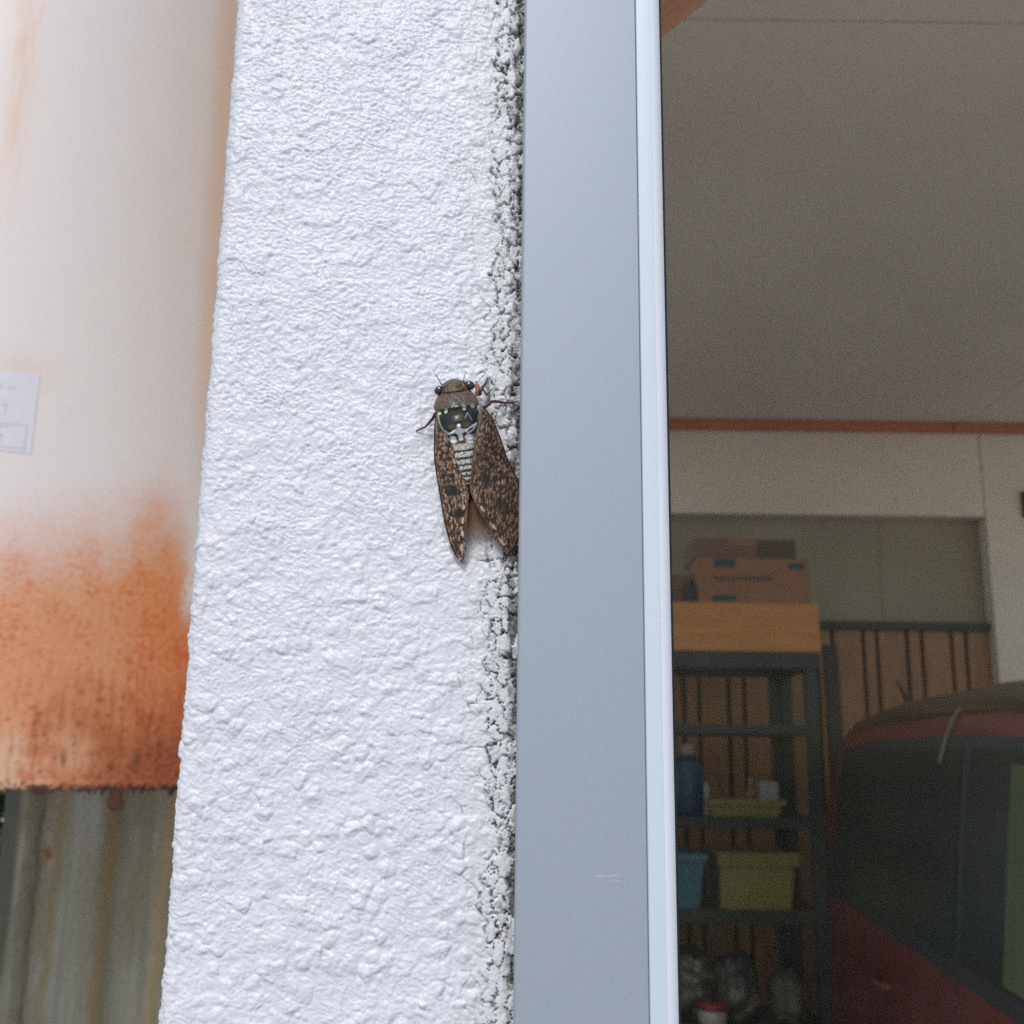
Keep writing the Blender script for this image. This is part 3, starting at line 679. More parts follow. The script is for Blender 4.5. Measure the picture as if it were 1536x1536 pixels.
c = mixc(c, (0.33, 0.10, 0.045), drip*.3)
for (bx, by, bw_, bh) in ((95, 1138, 5, 16), (205, 1140, 7, 14), (167, 1150, 7, 7), (238, 1118, 5, 9), (197, 1152, 5, 7), (150, 1050, 8, 5), (118, 1085, 7, 6), (185, 1045, 3, 6)):
    c = mixc(c, (0.14, 0.035, 0.018), ss(1.2, .4, np.hypot((X-bx)/bw_, (Y-by)/bh)+.5*n3)*.6*vis)
c = mixc(c, (0.05, 0.022, 0.014), ss(1173, 1183, Y+9*n2+5*n3)*vis*.92); c *= .84
c = mixc(c, (0.30, 0.12, 0.05), np.exp(-((X-215)/2)**2-((Y-406)/3)**2)*.5*vis)
hd = .2*stk_*ss(1090, 1170, Y)+.35*spk+.9*drk+.5*brown*n2*(1)+1.1*np.exp(-((mm_z-6+3*n2)/5)**2)*.6
rr_ = TR+hd*.001*vis
P1 = np.stack([TX+rr_*np.sin(Ag), TY-rr_*np.cos(Ag), Zg-(ss(.1, .8, n2+n4*.6)*.009+ss(.2,.7,n3)*.003)*(mm_z < 1.5)], -1)
tank = thing('water_tank', 'large white cylindrical tank with orange rust around its lower end', 'tank', (TX, TY, zb0))
m_tank = mat_attr('rusty_enamel', 0.42, spec=0.45, bump=.08, bscale=300)
grid_mesh('shell', np.concatenate([P1, P1[:1]], 0), m_tank, tank, np.concatenate([c, c[:1]], 0))
m_rust = mat('flaking_rust', (0.075, 0.026, 0.012), 0.9, var=(0.03, 0.014, 0.009), vscale=120, bump=.6, bscale=300)
def disc(name, z, r, m, parent, dome=0.0):
    rr2 = np.linspace(0.001, r, 12)[:, None]; p2 = np.linspace(0, 2*math.pi, 64, endpoint=False)[None]
    return grid_mesh(name, np.stack([TX+rr2*np.cos(p2), TY+rr2*np.sin(p2), z+dome*(1-(rr2/r)**2)+0*p2], -1), m, parent, None, True)
disc('bottom_plate', zb0+.012, TR-.002, m_rust, tank); disc('top_cap', TZ1, TR-.001, m_tank, tank, .09)
for zq in (zb0+.25, zb0+1.0):
    box('wall_bracket', TX+TR*.9, -.0855, TY-.03, TY+.03, zq, zq+.05, m_rust, tank)
def flake(px, py, wpx, hpx, seed):
    # ragged plate of rust hanging from the lower rim, with its own thickness
    yq = TY-TR*math.cos(math.asin(max(-1, min(.99, (at(px, py, TY-.3)[0]-TX)/TR))))+.002
    r = random.Random(seed); n = 14; bm = bmesh.new(); fr, bk = [], []
    for k in range(n):
        a = 2*math.pi*k/n; q = r.uniform(.75, 1.15)
        p = at(px+wpx*math.cos(a)*q, py+hpx*math.sin(a)*q, yq); fr.append(bm.verts.new(p)); bk.append(bm.verts.new((p[0]*.999, p[1]+.003, p[2])))
    bm.faces.new(fr[::-1]); bm.faces.new(bk)
    for k in range(n): bm.faces.new((fr[k], fr[(k+1) % n], bk[(k+1) % n], bk[k]))
    bmesh.ops.recalc_face_normals(bm, faces=bm.faces)
    return from_bm('rust_flake', bm, m_rust, tank)
flake(172, 1202, 13, 17, 1); flake(62, 1187, 16, 6, 2); flake(176, 1187, 10, 6, 3); flake(128, 1185, 14, 3.5, 4)
# sticker on the shell, with its printed box and strokes
m_stk = mat('sticker_paper', (0.67, 0.665, 0.715), 0.75, var=(0.63, 0.625, 0.67), vscale=60)
m_ink = mat('sticker_ink', (0.53, 0.54, 0.60), 0.6)
def ang_at(px, py):
    lo_, hi_ = R_(-40), R_(88)
    for _ in range(40):
        m_ = (lo_+hi_)/2; q = np.array([TX+TR*math.sin(m_), TY-TR*math.cos(m_), 1.8])
        x_, _y = proj(q)
        dd = at(px, py, q[1])
        if dd[0] > q[0]: lo_ = m_
        else: hi_ = m_
    q = at(px, py, TY-TR*math.cos(m_)); return m_, q[2]
def patch(name, a0, a1, z0, z1, off, m, parent, n=14):
    aa = np.linspace(a0, a1, n)[:, None]; zc = np.array([z0, z1])[None]; r = TR+off
    Pm = np.stack([TX+r*np.sin(aa)+0*zc, TY-r*np.cos(aa)+0*zc, zc+0*aa], -1)
    Pb = np.stack([TX+TR*np.sin(aa)+0*zc, TY-TR*np.cos(aa)+0*zc, zc+0*aa], -1)
    full = np.stack([Pb[:, 0], Pm[:, 0], Pm[:, 1], Pb[:, 1]], 1)
    return grid_mesh(name, full, m, parent, smooth=False)
aR, zT = ang_at(60, 562); aR2, zB = ang_at(56, 682)
sta = aR-.19
stk = patch('sticker', sta, aR, zB, zT, .0007, m_stk, tank)
def sk(fx0, fx1, fz0, fz1): patch('print', sta+(aR-sta)*fx0, sta+(aR-sta)*fx1, zB+(zT-zB)*fz0, zB+(zT-zB)*fz1, .0011, m_ink, stk, 6)
sk(.05, .93, .335, .345); sk(.05, .93, .045, .06); sk(.915, .93, .06, .335); sk(.05, .06, .06, .335)
for k in range(11): sk(.10+.06*k, .10+.06*k+.035, .29, .32)
for k in range(6): sk(.15+.1*k, .15+.1*k+.05, .17+.02*(k % 2), .185+.02*(k % 2)); sk(.16+.1*k, .17+.1*k, .11, .2)
for k in range(7): sk(.12+.09*k, .12+.09*k+.05, .56, .575); sk(.14+.09*k, .15+.09*k, .45+.02*(k % 3), .56)
for k in range(5): sk(.2+.12*k, .2+.12*k+.07, .78, .80)

# ------------------------------------------------------------------ corrugated fence sheet and shrub
YS = 2.36
xa_ = at(-40, 1300, YS)[0]-.30; xb_ = at(300, 1300, YS)[0]+.25
xs = np.arange(at(-20, 1300, YS)[0], xb_, .0016); zs = np.arange(0.0, 1.75, .008)
zs = np.r_[np.arange(0, 1.0, .03), np.arange(1.0, 1.62, .004), np.arange(1.62, 1.76, .02)]
Xg, Zg = np.meshgrid(xs, zs, indexing='ij')
pit = at(250, 1300, YS)[0]-at(130, 1300, YS)[0]
x_r = at(135, 1300, YS)[0]
phs = (Xg-x_r)/pit*2*math.pi
yy = YS-.026*np.tanh(1.8*np.cos(phs))
yy += .05*ss(at(45, 1300, YS)[0], at(-15, 1300, YS)[0], Xg)
P = np.stack([Xg, yy, Zg], -1); X, Y = proj(P)
Xv = X+.105*(Y-1300)                                       # straighten the leaning uprights
um, zmn = Xg*1000, Zg*1000
n1 = fbm(um/38, zmn/210, 600, 3)*.65; n2 = perlin(um/5, zmn/70, 610)*.45; n3 = fbm(um/5, zmn/5, 620, 3); n4 = fbm(um/60, zmn/90, 630, 3)
c = np.empty(P.shape); c[:] = (0.37, 0.34, 0.255)
c = mixc(c, (0.46, 0.44, 0.365), ss(0, .55, n1+.3*n4)*.8)
c = mixc(c, (0.24, 0.215, 0.155), ss(.1, .9, -n1+.25*n2)*.5)
c = mixc(c, (0.38, 0.36, 0.31), ss(.25, .6, n2+.3*n3)*ss(100, 60, Xv)*.5)
c = mixc(c, (0.09, 0.085, 0.065), ss(.2, .55, -n2+.2*n3)*ss(105, 60, Xv)*.7)
def streak(x0, wd, colr, al):
    global c
    c = mixc(c, colr, al*np.exp(-((Xv-x0+5*fbm(zmn/80, zmn*0+x0, 640, 2)+1.5*n2)/wd)**2)*np.clip(.75+.4*n3, 0, 1))
streak(163, 9, (0.50, 0.35, 0.175), .95); streak(248, 9, (0.52, 0.37, 0.19), .9); streak(84, 8, (0.36, 0.26, 0.14), .7); streak(42, 3, (0.5, 0.46, 0.38), .4)
streak(110, 12, (0.37, 0.365, 0.33), .5); streak(190, 7, (0.39, 0.385, 0.35), .6); streak(55, 4, (0.12, 0.09, 0.06), .6)
c = mixc(c, (0.50, 0.50, 0.48), np.exp(-((X-140)/20)**2-((Y-1225)/45)**2)*.6)
c = mixc(c, (0.40, 0.13, 0.04), ss(1.2, .5, np.hypot((X-72)/6, (Y-1280)/11)+.3*n3)*.9)
c = mixc(c, (0.05, 0.055, 0.035), ss(34, 14, Xv+6*n1)*.75)  # shade where the left edge turns away, painted into the sheet colour
c *= (1+.16*perlin(um/1.8, zmn/2.4, 650)+.14*fbm(um/7, zmn/9, 655, 3))[..., None]
m_sheet = mat_attr('weathered_sheet', 0.85, spec=0.25, bump=.3, bscale=500)
fen = thing('corrugated_fence', 'weathered grey corrugated fence sheet with ochre streaks under the rusty tank', 'fence', (xs[0], YS, 0))
o = grid_mesh('sheet', P[::-1], m_sheet, fen, np.clip(c[::-1], 0, 1))
sol = o.modifiers.new('thickness', 'SOLIDIFY'); sol.thickness = .004; sol.offset = -1
box('fence_rail', xs[0]+.02, xb_, YS+.03, YS+.07, 1.1, 1.15, m_dark, fen)
# shrub left of the sheet
m_leaf = mat('shrub_leaf', (0.055, 0.115, 0.03), 0.4, var=(0.10, 0.19, 0.05), vscale=18)
m_twig = mat('shrub_twig', (0.06, 0.045, 0.03), 0.8)
sb = at(-45, 1300, YS+.35)
shr = thing('leafy_shrub', 'green leafy shrub in the dark gap left of the corrugated sheet', 'shrub', (sb[0], sb[1], 0))
r = random.Random(5)
def leaf_mesh():
    bm = bmesh.new(); n = 7; L_, W2 = .085, .024; rows = []
    for i in range(n):
        t = i/(n-1); w_ = W2*math.sin(math.pi*(t**.8))*.98+.0008; zc = -.018*t*t
        rows.append([bm.verts.new((q*w_, t*L_, zc+abs(q)*.25*w_)) for q in (-1, 0, 1)])
    for a, b in zip(rows[:-1], rows[1:]):
        for k in (0, 1): bm.faces.new((a[k], a[k+1], b[k+1], b[k]))
    me = bpy.data.meshes.new('leaf'); bm.to_mesh(me); bm.free(); me.materials.append(m_leaf)
    me.polygons.foreach_set('use_smooth', [True]*len(me.polygons)); return me
lm = leaf_mesh()
for k in range(14):
    bx, by = sb[0]+r.uniform(-.22, .20), sb[1]+r.uniform(-.20, .3); pts = [(bx, by, 0)]
    for q in range(6):
        pts.append((pts[-1][0]+r.uniform(-.05, .05), pts[-1][1]+r.uniform(-.05, .05), pts[-1][2]+r.uniform(.25, .33)))
    pts = spline(np.array(pts), 24); tube('stem', pts, np.linspace(.008, .002, 24), m_twig, shr, 6)
    for q in range(44):
        i = r.randrange(7, 24); p = pts[i]
        o = bpy.data.objects.new('leaf', lm); C.objects.link(o); o.parent = shr
        o.location = Vector(p)-Vector(shr.location); o.rotation_euler = (r.uniform(-.6, .7), r.uniform(-.6, .6), r.uniform(0, 6.28)); q_ = r.uniform(.7, 1.25); o.scale = (q_, q_, q_)

hv, hf = [], []
hr = np.random.default_rng(3)
for k in range(6500):
    p = np.array([hr.uniform(-3.2, -1.0), hr.uniform(2.9, 3.5), hr.uniform(0, 2.3)]); a = hr.normal(size=3); a /= np.linalg.norm(a); b = np.cross(a, hr.normal(size=3)); b /= np.linalg.norm(b); L_ = hr.uniform(.05, .09)
    i0 = len(hv); hv += [p-a*L_, p+b*L_*.35, p+a*L_, p-b*L_*.35]; hf.append((i0, i0+1, i0+2, i0+3))
me = bpy.data.meshes.new('hedge'); me.from_pydata([tuple(q) for q in hv], [], hf)
m_hedge = mat('hedge_leaf', (0.03, 0.06, 0.018), .5, var=(0.055, 0.10, 0.03), vscale=9)
tag(link_mesh('hedge', me, m_hedge), 'dense dark green hedge far behind the corrugated fence', 'hedge', kind='stuff')

# ------------------------------------------------------------------ storage rack and what stands on it
YR0, YR1 = 3.86, 4.30                                      # front and back of the rack
def X_(px, py, y): return at(px, py, y)[0]
def Z_(px, py, y): return at(px, py, y)[2]
rx0, rx1 = .12, X_(1231, 1100, YR0)
zt1 = Z_(1120, 977, YR0); zt0 = Z_(1120, 1002, YR0)
rack = thing('storage_rack', 'black metal storage rack against the back wall left of the red van', 'rack', (rx0, YR0, .05))
for x in (rx0, rx1-.045):
    for y in (YR0, YR1-.045):
        box('post', x, x+.045, y, y+.045, .05, zt0, m_rack, rack, bev=.003)
xq = X_(1172, 1100, YR1-.04)
box('post', xq-.035, xq+.035, YR1-.03, YR1+.01, .05, zt0, m_rack, rack, bev=.003)
box('top_shelf', rx0-.005, rx1+.005, YR0-.005, YR1+.005, zt0, zt1-.001, m_rack, rack, bev=.003)
shz = []
for a, b in ((1086, 1101), (1226, 1243), (1366, 1386), (1545, 1560)):
    z1, z0 = Z_(1120, a, YR0), Z_(1120, b, YR0); shz.append(z1)
    box('shelf', rx0+.002, rx1-.002, YR0+.004, YR1-.004, z0, z1, m_rack, rack, bev=.003)
shz.append(zt1)
# orange wooden case on top
zo1 = Z_(1120, 904, YR0); xo1 = X_(1229, 940, YR0)
ob = thing('wooden_case', 'long orange wooden case lying on top of the black rack', 'case', (rx0, YR0, zt1))
xo0 = .02+.03
xo0 = .16
box('case_front', xo0, xo1, YR0-.002, YR0+.016, zt1, zo1, m_orange, ob, bev=.003)
box('case_back', xo0, xo1, YR1-.02, YR1, zt1, zo1, m_orange, ob, bev=.003)
box('case_end', xo0, xo0+.016, YR0+.0165, YR1-.0205, zt1, zo1, m_orange, ob); box('case_end', xo1-.016, xo1, YR0+.0165, YR1-.0205, zt1, zo1, m_orange, ob)
box('case_lid', xo0+.017, xo1-.017, YR0+.017, YR1-.021, zo1-.02, zo1-.004, m_orange, ob)
# cartons
def carton(name, px0, px1, py0, py1, y0, dep, m, label, prints=(), flap=False):
    x0, x1 = X_(px0, py1, y0), X_(px1, py1, y0); z0, z1 = Z_(px0, py1, y0), Z_((px0+px1)/2, py0, y0)
    z0 = zo1+.0005 if abs(z0-zo1) < .08 else z0
    t = thing(name, label, 'box', (x0, y0, z0))
    bd = box('carton_body', x0, x1, y0, y0+dep, z0, z1, m, t, bev=.004)
    box('tape', x0+(x1-x0)*.02, x1-(x1-x0)*.02, y0+dep*.45, y0+dep*.55, z1-.001, z1+.0012, m_card2, t)
    for (a, b, c_, d_, mm) in prints:
        box('print', X_(a, c_, y0), X_(b, c_, y0), y0-.0015, y0+.002, Z_(a, d_, y0), Z_(a, c_, y0), mm, bd)
    if flap:
        box('flap', x0+.01, x1-.01, y0-.004, y0+.002, z1-.002, z1+.05, m, t, rot=Matrix.Rotation(R_(-14), 3, 'X'), piv=(x0, y0, z1))
    return t, z1, x0, x1
letters = [(1071+9*k, 1071+9*k+6.5, 864, 870.5+(k % 2), m_smear) for k in range(10)]
c1t, z1, x0, x1 = carton('cardboard_box', 1047, 1216, 837, 903, YR0+.02, .30, m_card, 'wide brown cardboard box with dark printed marks on the orange case',
    [(1071, 1102, 838.5, 851, m_print), (1182, 1206, 845, 853, m_print), (1069, 1104, 893, 901, m_print)]+letters)
carton_y = YR0+.05
xA, xB = X_(1041, 830, carton_y), X_(1194, 830, carton_y)
t = thing('cardboard_box', 'flatter dark brown cardboard box stacked on the wide printed box', 'box', (xA, carton_y, z1))
zz1 = Z_(1100, 808, carton_y)
box('carton_body', xA, xB, carton_y, carton_y+.26, z1+.001, zz1, m_card2, t, bev=.004)
box('flap', xA+(xB-xA)*.35, xB-.03, carton_y-.003, carton_y+.003, zz1-.03, zz1-.004, m_card, t)
box('flap', xA+(xB-xA)*.62, xB-.002, carton_y-.005, carton_y-.0035, z1+.006, zz1-.005, m_smear, t)
t, *_ = carton('cardboard_box', 1000, 1036, 862, 903, YR0+.1, .2, m_card2, 'small dark cardboard box at the left end of the orange case')
box_, *_ = carton('dark_tin', 1029, 1045, 876, 903, YR0+.03, .1, m_rack, 'little black tin between two cardboard boxes on the orange case')
box_['category'] = 'tin'
# plastic bins
def mplast(n, c, v): return mat(n, c, .45, var=v, vscale=10)
m_yel = mplast('mustard_plastic', (0.27, 0.24, 0.055), (0.235, 0.21, 0.045)); m_blu = mplast('sky_blue_plastic', (0.05, 0.18, 0.225), (0.04, 0.15, 0.19))
m_navy = mplast('navy_plastic', (0.012, 0.05, 0.10), (0.01, 0.04, 0.085)); m_wht = mplast('white_plastic', (0.40, 0.37, 0.32), (0.33, 0.31, 0.27)); m_red = mplast('red_plastic', (0.26, 0.035, 0.028), (0.22, 0.03, 0.022))
m_lid = mplast('mustard_lid', (0.215, 0.20, 0.042), (0.19, 0.175, 0.037))
def bin_(name, px0, px1, pt0, pt1, py0, py1, y0, dep, m, zbase, label, cat, rim=.03, lid=None):
    """Open tapered tub: bottom pixels px0..px1, top pixels pt0..pt1."""
    x0, x1 = X_(px0, py1, y0), X_(px1, py1, y0); X0, X1 = X_(pt0, py0, y0), X_(pt1, py0, y0)
    z0 = zbase+.0005; z1 = z0+(Z_(px0, py0, y0)-Z_(px0, py1, y0))
    t = thing(name, label, cat, ((x0+x1)/2, y0+dep/2, z0)); bm = bmesh.new()
    def ring(a, b, c_, d_, z): return [bm.verts.new(p) for p in ((a, c_, z), (b, c_, z), (b, d_, z), (a, d_, z))]
    tp = (X1-X0-(x1-x0))/2; e = .004
    r0 = ring(x0, x1, y0+tp, y0+dep-tp, z0); r1 = ring(X0, X1, y0, y0+dep, z1)
    r2 = ring(X0+e, X1-e, y0+e, y0+dep-e, z1); r3 = ring(x0+e, x1-e, y0+tp+e, y0+dep-tp-e, z0+e)
    for a, b in ((r0, r1), (r1, r2), (r2, r3)):
        for k in range(4): bm.faces.new((a[k], a[(k+1) % 4], b[(k+1) % 4], b[k]))
    bm.faces.new(r0[::-1]); bm.faces.new(r3)
    bmesh.ops.bevel(bm, geom=[e_ for e_ in bm.edges if abs(e_.verts[0].co.z-e_.verts[1].co.z) > .02], offset=.008, segments=2, affect='EDGES')
    bmesh.ops.recalc_face_normals(bm, faces=bm.faces)
    from_bm('tub', bm, m, t)
    bm = bmesh.new(); g = .008
    for (a, b, c_, d_) in ((X0-g, X1+g, y0-g, y0), (X0-g, X1+g, y0+dep, y0+dep+g), (X0-g, X0, y0, y0+dep), (X1, X1+g, y0, y0+dep)):
        bm_box(bm, a, b, c_, d_, z1-rim, z1+.002)
    from_bm('rim', bm, m if lid is None else lid, t)
    return t, z1
bin_('storage_bin', 1084, 1190, 1080, 1194, 1281, 1366, YR0+.02, .32, m_yel, shz[2], 'large mustard yellow plastic bin on the lower rack shelf', 'bin', .045, m_lid)
bin_('storage_bin', 960, 1052, 952, 1058, 1288, 1370, YR0+.02, .32, m_blu, shz[2], 'sky blue plastic bin beside the mustard bin on the rack', 'bin', .02)
ty, zty = bin_('plastic_tray', 1070, 1171, 1066, 1176, 1201, 1226, YR0+.02, .28, m_yel, shz[1], 'shallow mustard tray with white things in it on the middle shelf', 'tray', .016, m_lid)
def lathe(name, prof, x, y, z, m, parent=None, n=24):
    p2 = np.linspace(0, 2*math.pi, n, endpoint=False)
    Pm = np.array([[(x+r_*math.cos(a), y+r_*math.sin(a), z+h_) for a in p2] for r_, h_ in prof]); return grid_mesh(name, Pm, m, parent, None, True)
xc = X_(1034, 1200, YR0+.12); zc = shz[1]+.001; hc = Z_(1034, 1133, YR0+.12)-zc
jr = thing('blue_canister', 'dark blue canister with a pale cap on the middle rack shelf', 'canister', (xc, YR0+.12, zc))
lathe('canister_body', [(.001, 0), (.055, 0), (.06, .01), (.06, hc*.86), (.05, hc*.94), (.026, hc), (.001, hc)], xc, YR0+.12, zc, m_navy, jr)
lathe('cap', [(.001, hc), (.024, hc+.0005), (.024, hc+.035), (.018, hc+.045), (.001, hc+.045)], xc, YR0+.12, zc, m_wht, jr)
def bottle(px, py0, py1, rad, y, zb_, m, label, cat='bottle', name='white_bottle'):
    x = X_(px, py1, y); hh_ = Z_(px, py0, y)-zb_
    t = thing(name, label, cat, (x, y, zb_))
    lathe('bottle_body', [(.001, 0), (rad*.95, 0), (rad, .006), (rad, hh_*.68), (rad*.5, hh_*.8), (.001, hh_*.8)], x, y, zb_, m, t, 18)
    lathe('cap', [(.001, hh_*.8+.0005), (rad*.42, hh_*.8+.0005), (rad*.42, hh_*.98), (rad*.3, hh_), (.001, hh_)], x, y, zb_, m_wht if m is not m_wht else m_card, t, 16)
bottle(1058, 1158, 1200, .017, YR0+.005+.1, shz[1]+.001, m_wht, 'slim off-white bottle between the blue canister and the mustard tray')
bottle(1127, 1166, 1200, .016, YR0+.12, shz[1]+.0055, m_card, 'small brownish bottle standing in the mustard tray', name='brown_bottle')
xw_ = X_(1152, 1190, YR0+.14)
t = thing('white_carton', 'small white carton standing in the mustard tray', 'carton', (xw_, YR0+.14, shz[1]))
hcz = Z_(1152, 1174, YR0+.14)
box('carton_body', xw_-.034, xw_+.034, YR0+.11, YR0+.17, shz[1]+.0055, hcz-.01, m_wht, t, bev=.004)
box('carton_flap', xw_-.034, xw_+.034, YR0+.12, YR0+.16, hcz-.0095, hcz+.004, m_wht, t, bev=.002)
# crumpled bags and tubs on the bottom shelf
m_bag = mat('clear_bag', (0.15, 0.14, 0.12), 0.35, var=(0.035, 0.033, 0.028), vscale=14, bump=.6, bscale=40, spec=.7)
m_sack = mat('pale_sack', (0.22, 0.205, 0.16), 0.8, var=(0.12, 0.11, 0.085), vscale=16)
def lump(name, px, py0, py1, wpx, y, zb_, m, label, cat, seed, depth=.16):
    x = X_(px, py1, y); w_ = wpx/FPX*(y-EYE[1])*.5; hh_ = Z_(px, py0, y)-zb_
    th = np.linspace(0, math.pi, 40)[:, None]; p2 = np.linspace(0, 2*math.pi, 64, endpoint=False)[None]
    n = 1+.20*perlin(p2*1.6+0*th, th*2, seed)+.07*np.abs(perlin(p2*3, th*4+0*p2, seed+1))
    zz_ = np.clip(.5+.62*np.cos(th)*n, 0, 9); 
    Pm = np.stack([x+w_*np.sin(th)**.7*np.cos(p2)*n, y+depth*np.sin(th)**.7*np.sin(p2)*n, zb_+hh_*zz_/zz_.max()], -1)
    return tag(grid_mesh(name, Pm, m, None, None, True), label, cat)
lump('plastic_bag', 1038, 1418, 1530, 70, YR0+.2, shz[3]+.001, m_bag, 'crumpled pale plastic bag at the left of the bottom shelf', 'bag', 700, .13)
lump('plastic_bag', 1104, 1424, 1530, 66, YR0+.2, shz[3]+.001, m_bag, 'crumpled clear plastic bag in the middle of the bottom shelf', 'bag', 710, .13)
lump('cloth_sack', 1183, 1452, 1545, 50, YR0+.2, shz[3]+.001, m_sack, 'pale slumped sack by the right post on the bottom shelf', 'sack', 720, .13)
xt = X_(1070, 1530, YR0+.05)
t = thing('lidded_tub', 'small white tub with a red lid at the front of the bottom shelf', 'tub', (xt, YR0+.05, shz[3]))
ht_ = max(.04, Z_(1070, 1514, YR0+.05)-shz[3])
lathe('tub_body', [(.001, 0), (.046, 0), (.05, .01), (.052, ht_), (.001, ht_)], xt, YR0+.055, shz[3]+.001, m_wht, t)
lathe('lid', [(.001, ht_+.0005), (.054, ht_+.0005), (.054, ht_+.014), (.05, ht_+.018), (.001, ht_+.018)], xt, YR0+.055, shz[3]+.001, m_red, t)
# dark plank leaning between rack and van
xk0, xk1 = X_(1241, 1000, 4.35), X_(1262, 1000, 4.35)
m_plank = mat('dark_plank', (0.05, 0.026, 0.018), .6, var=(0.03, 0.017, 0.013), vscale=8, vstretch=(6, 6, .6))
tag(box('dark_plank', xk0, xk1, 4.33, 4.37, .05, Z_(1250, 966, 4.35), m_plank, None, .004, Matrix.Rotation(R_(-1.5), 3, 'X'), (xk0, 4.35, .05)), 'dark upright plank between the black rack and the van', 'plank')

# ------------------------------------------------------------------ red van
m_vred = mat('red_paint', (0.22, 0.020, 0.018), 0.38, coat=.3, var=(0.18, 0.016, 0.015), vscale=3)
m_vglass = mat('dark_window_glass', (0.012, 0.018, 0.015), 0.3, spec=.3)
m_vblk = mat('van_black_trim', (0.012, 0.012, 0.012), .5)
m_tyre = mat('tyre_rubber', (0.015, 0.015, 0.015), .85); m_rim = mat('wheel_rim', (0.45, 0.45, 0.46), .35, .9)
m_lampr = mat('tail_lamp_red', (0.35, 0.02, 0.015), .15, coat=.8); m_lampa = mat('tail_lamp_amber', (0.55, 0.27, 0.05), .15, coat=.8)
m_green_strip = mat('green_strip', (0.12, 0.145, 0.06), .85, var=(0.09, 0.11, 0.045), vscale=8, vstretch=(8, 8, .5))
m_cord = mat('white_cord', (0.22, 0.205, 0.175), .7)
VY = R_(7.0); vc, vs_ = math.cos(VY), math.sin(VY)
rear = at(1216, 1400, 4.28)                                # left rear corner
VL, VWH = 3.39, .735
def V(s_, q, z_):                                          # s from tail to nose, q from the left side inward, height
    # unit vectors: forwards = towards the camera, inwards = to the right
    return (rear[0]-vs_*s_+vc*q, rear[1]-vc*s_-vs_*q, z_)
def topz(s_): return float(np.interp(s_, [0, .02, .07, .16, .28, .45, 1.0, 2.0, 2.35, 2.75, 2.95, 3.25, 3.36, 3.39], [.86, .98, 1.15, 1.42, 1.62, 1.69, 1.715, 1.705, 1.695, 1.665, 1.57, 1.14, .90, .62]))
def halfw(s_): return VWH*float(np.interp(s_, [0, .05, .15, .4, 3.0, 3.25, 3.39], [.86, .94, .985, 1, 1, .95, .80]))
ZBELT = 1.065
def section(s_):
    zt_ = topz(s_); w_ = halfw(s_); zb_ = min(ZBELT, zt_-.03); pts = []
    base = [(.90, .20), (.955, .26), (.985, .42), (1.0, .62), (.995, .82)]
    for f, z_ in base: pts.append((w_*f, min(z_, zb_-.02+.02*z_)))
    pts.append((w_*.975, zb_))
    up_ = zt_-zb_
    for f, k_ in ((.962, .12), (.945, .30), (.925, .5), (.905, .68), (.885, .80), (.865, .88), (.82, .945), (.72, .985), (.5, .998), (.25, 1.0)):
        g = 1-(1-f)*min(1, up_/.55); pts.append((w_*g, zb_+up_*k_))
    return pts
ss_ = np.unique(np.r_[np.linspace(0, .5, 22), np.linspace(.5, 2.9, 26), np.linspace(2.9, 3.39, 16)])
rowsV = []
for s_ in ss_:
    pt = section(s_); ring = [V(s_, VWH-w_, z_) for w_, z_ in pt]+[V(s_, VWH+w_, z_) for w_, z_ in pt[::-1]]
    rowsV.append(ring)
rowsV = np.array(rowsV)
van = thing('red_van', 'dark red small van with black windows parked inside the garage', 'van', V(1.6, VWH, .05))
cap0 = np.repeat(rowsV[:1].mean(1, keepdims=True), rowsV.shape[1], 1); cap1 = np.repeat(rowsV[-1:].mean(1, keepdims=True), rowsV.shape[1], 1)
bd = grid_mesh('body', np.concatenate([cap0, rowsV, cap1], 0), m_vred, van, None, True)
try: bd.data.set_sharp_from_angle(angle=R_(40))
except Exception: pass
def side_patch(name, s0, s1, k0, k1, m, parent, off=.006, right=False, thick=.004, ns_=14, slant=0.0):
    """Piece that follows the van's side: s along, k between belt (0) and roof (1)."""
    Pm = np.empty((ns_, 9, 3)); Pb = np.empty_like(Pm)
    for j, k_ in enumerate(np.linspace(k0, k1, 9)):
        for i, s_ in enumerate(np.linspace(s0+slant*(k_-k0), s1, ns_)):
            pt = section(s_); zb_ = pt[5][1]; up_ = topz(s_)-zb_; zq = zb_+up_*k_
            zs_ = [q[1] for q in pt]; ws_ = [q[0] for q in pt]; w_ = float(np.interp(zq, zs_, ws_))
            for arr, o_ in ((Pm, off), (Pb, off-thick)):
                arr[i, j] = V(s_, (VWH-w_-o_) if not right else (VWH+w_+o_), zq)
    A_ = np.concatenate([Pb[:, :1], Pm, Pb[:, -1:]], 1)
    A_ = np.concatenate([np.concatenate([Pb[:1, :1], Pb[:1], Pb[:1, -1:]], 1), A_, np.concatenate([Pb[-1:, :1], Pb[-1:], Pb[-1:, -1:]], 1)], 0)
    return grid_mesh(name, A_, m, parent, smooth=False)
m_roof = mat('roof_dark', (0.035, 0.019, 0.016), .22, var=(0.05, 0.02, 0.016), vscale=4)
rr_rows = []
for s_ in np.linspace(.40, 2.90, 26):
    pt = section(s_)[11:]; ring = [V(s_, VWH-w_-.003, z_+.004) for w_, z_ in pt]+[V(s_, VWH+w_+.003, z_+.004) for w_, z_ in pt[::-1]]; rr_rows.append(ring)
rr_rows = np.array(rr_rows); rr_in = rr_rows-np.array([0, 0, .006])
grid_mesh('roof_panel', np.concatenate([rr_in[:, :1], rr_rows, rr_in[:, -1:]], 1), m_roof, van)
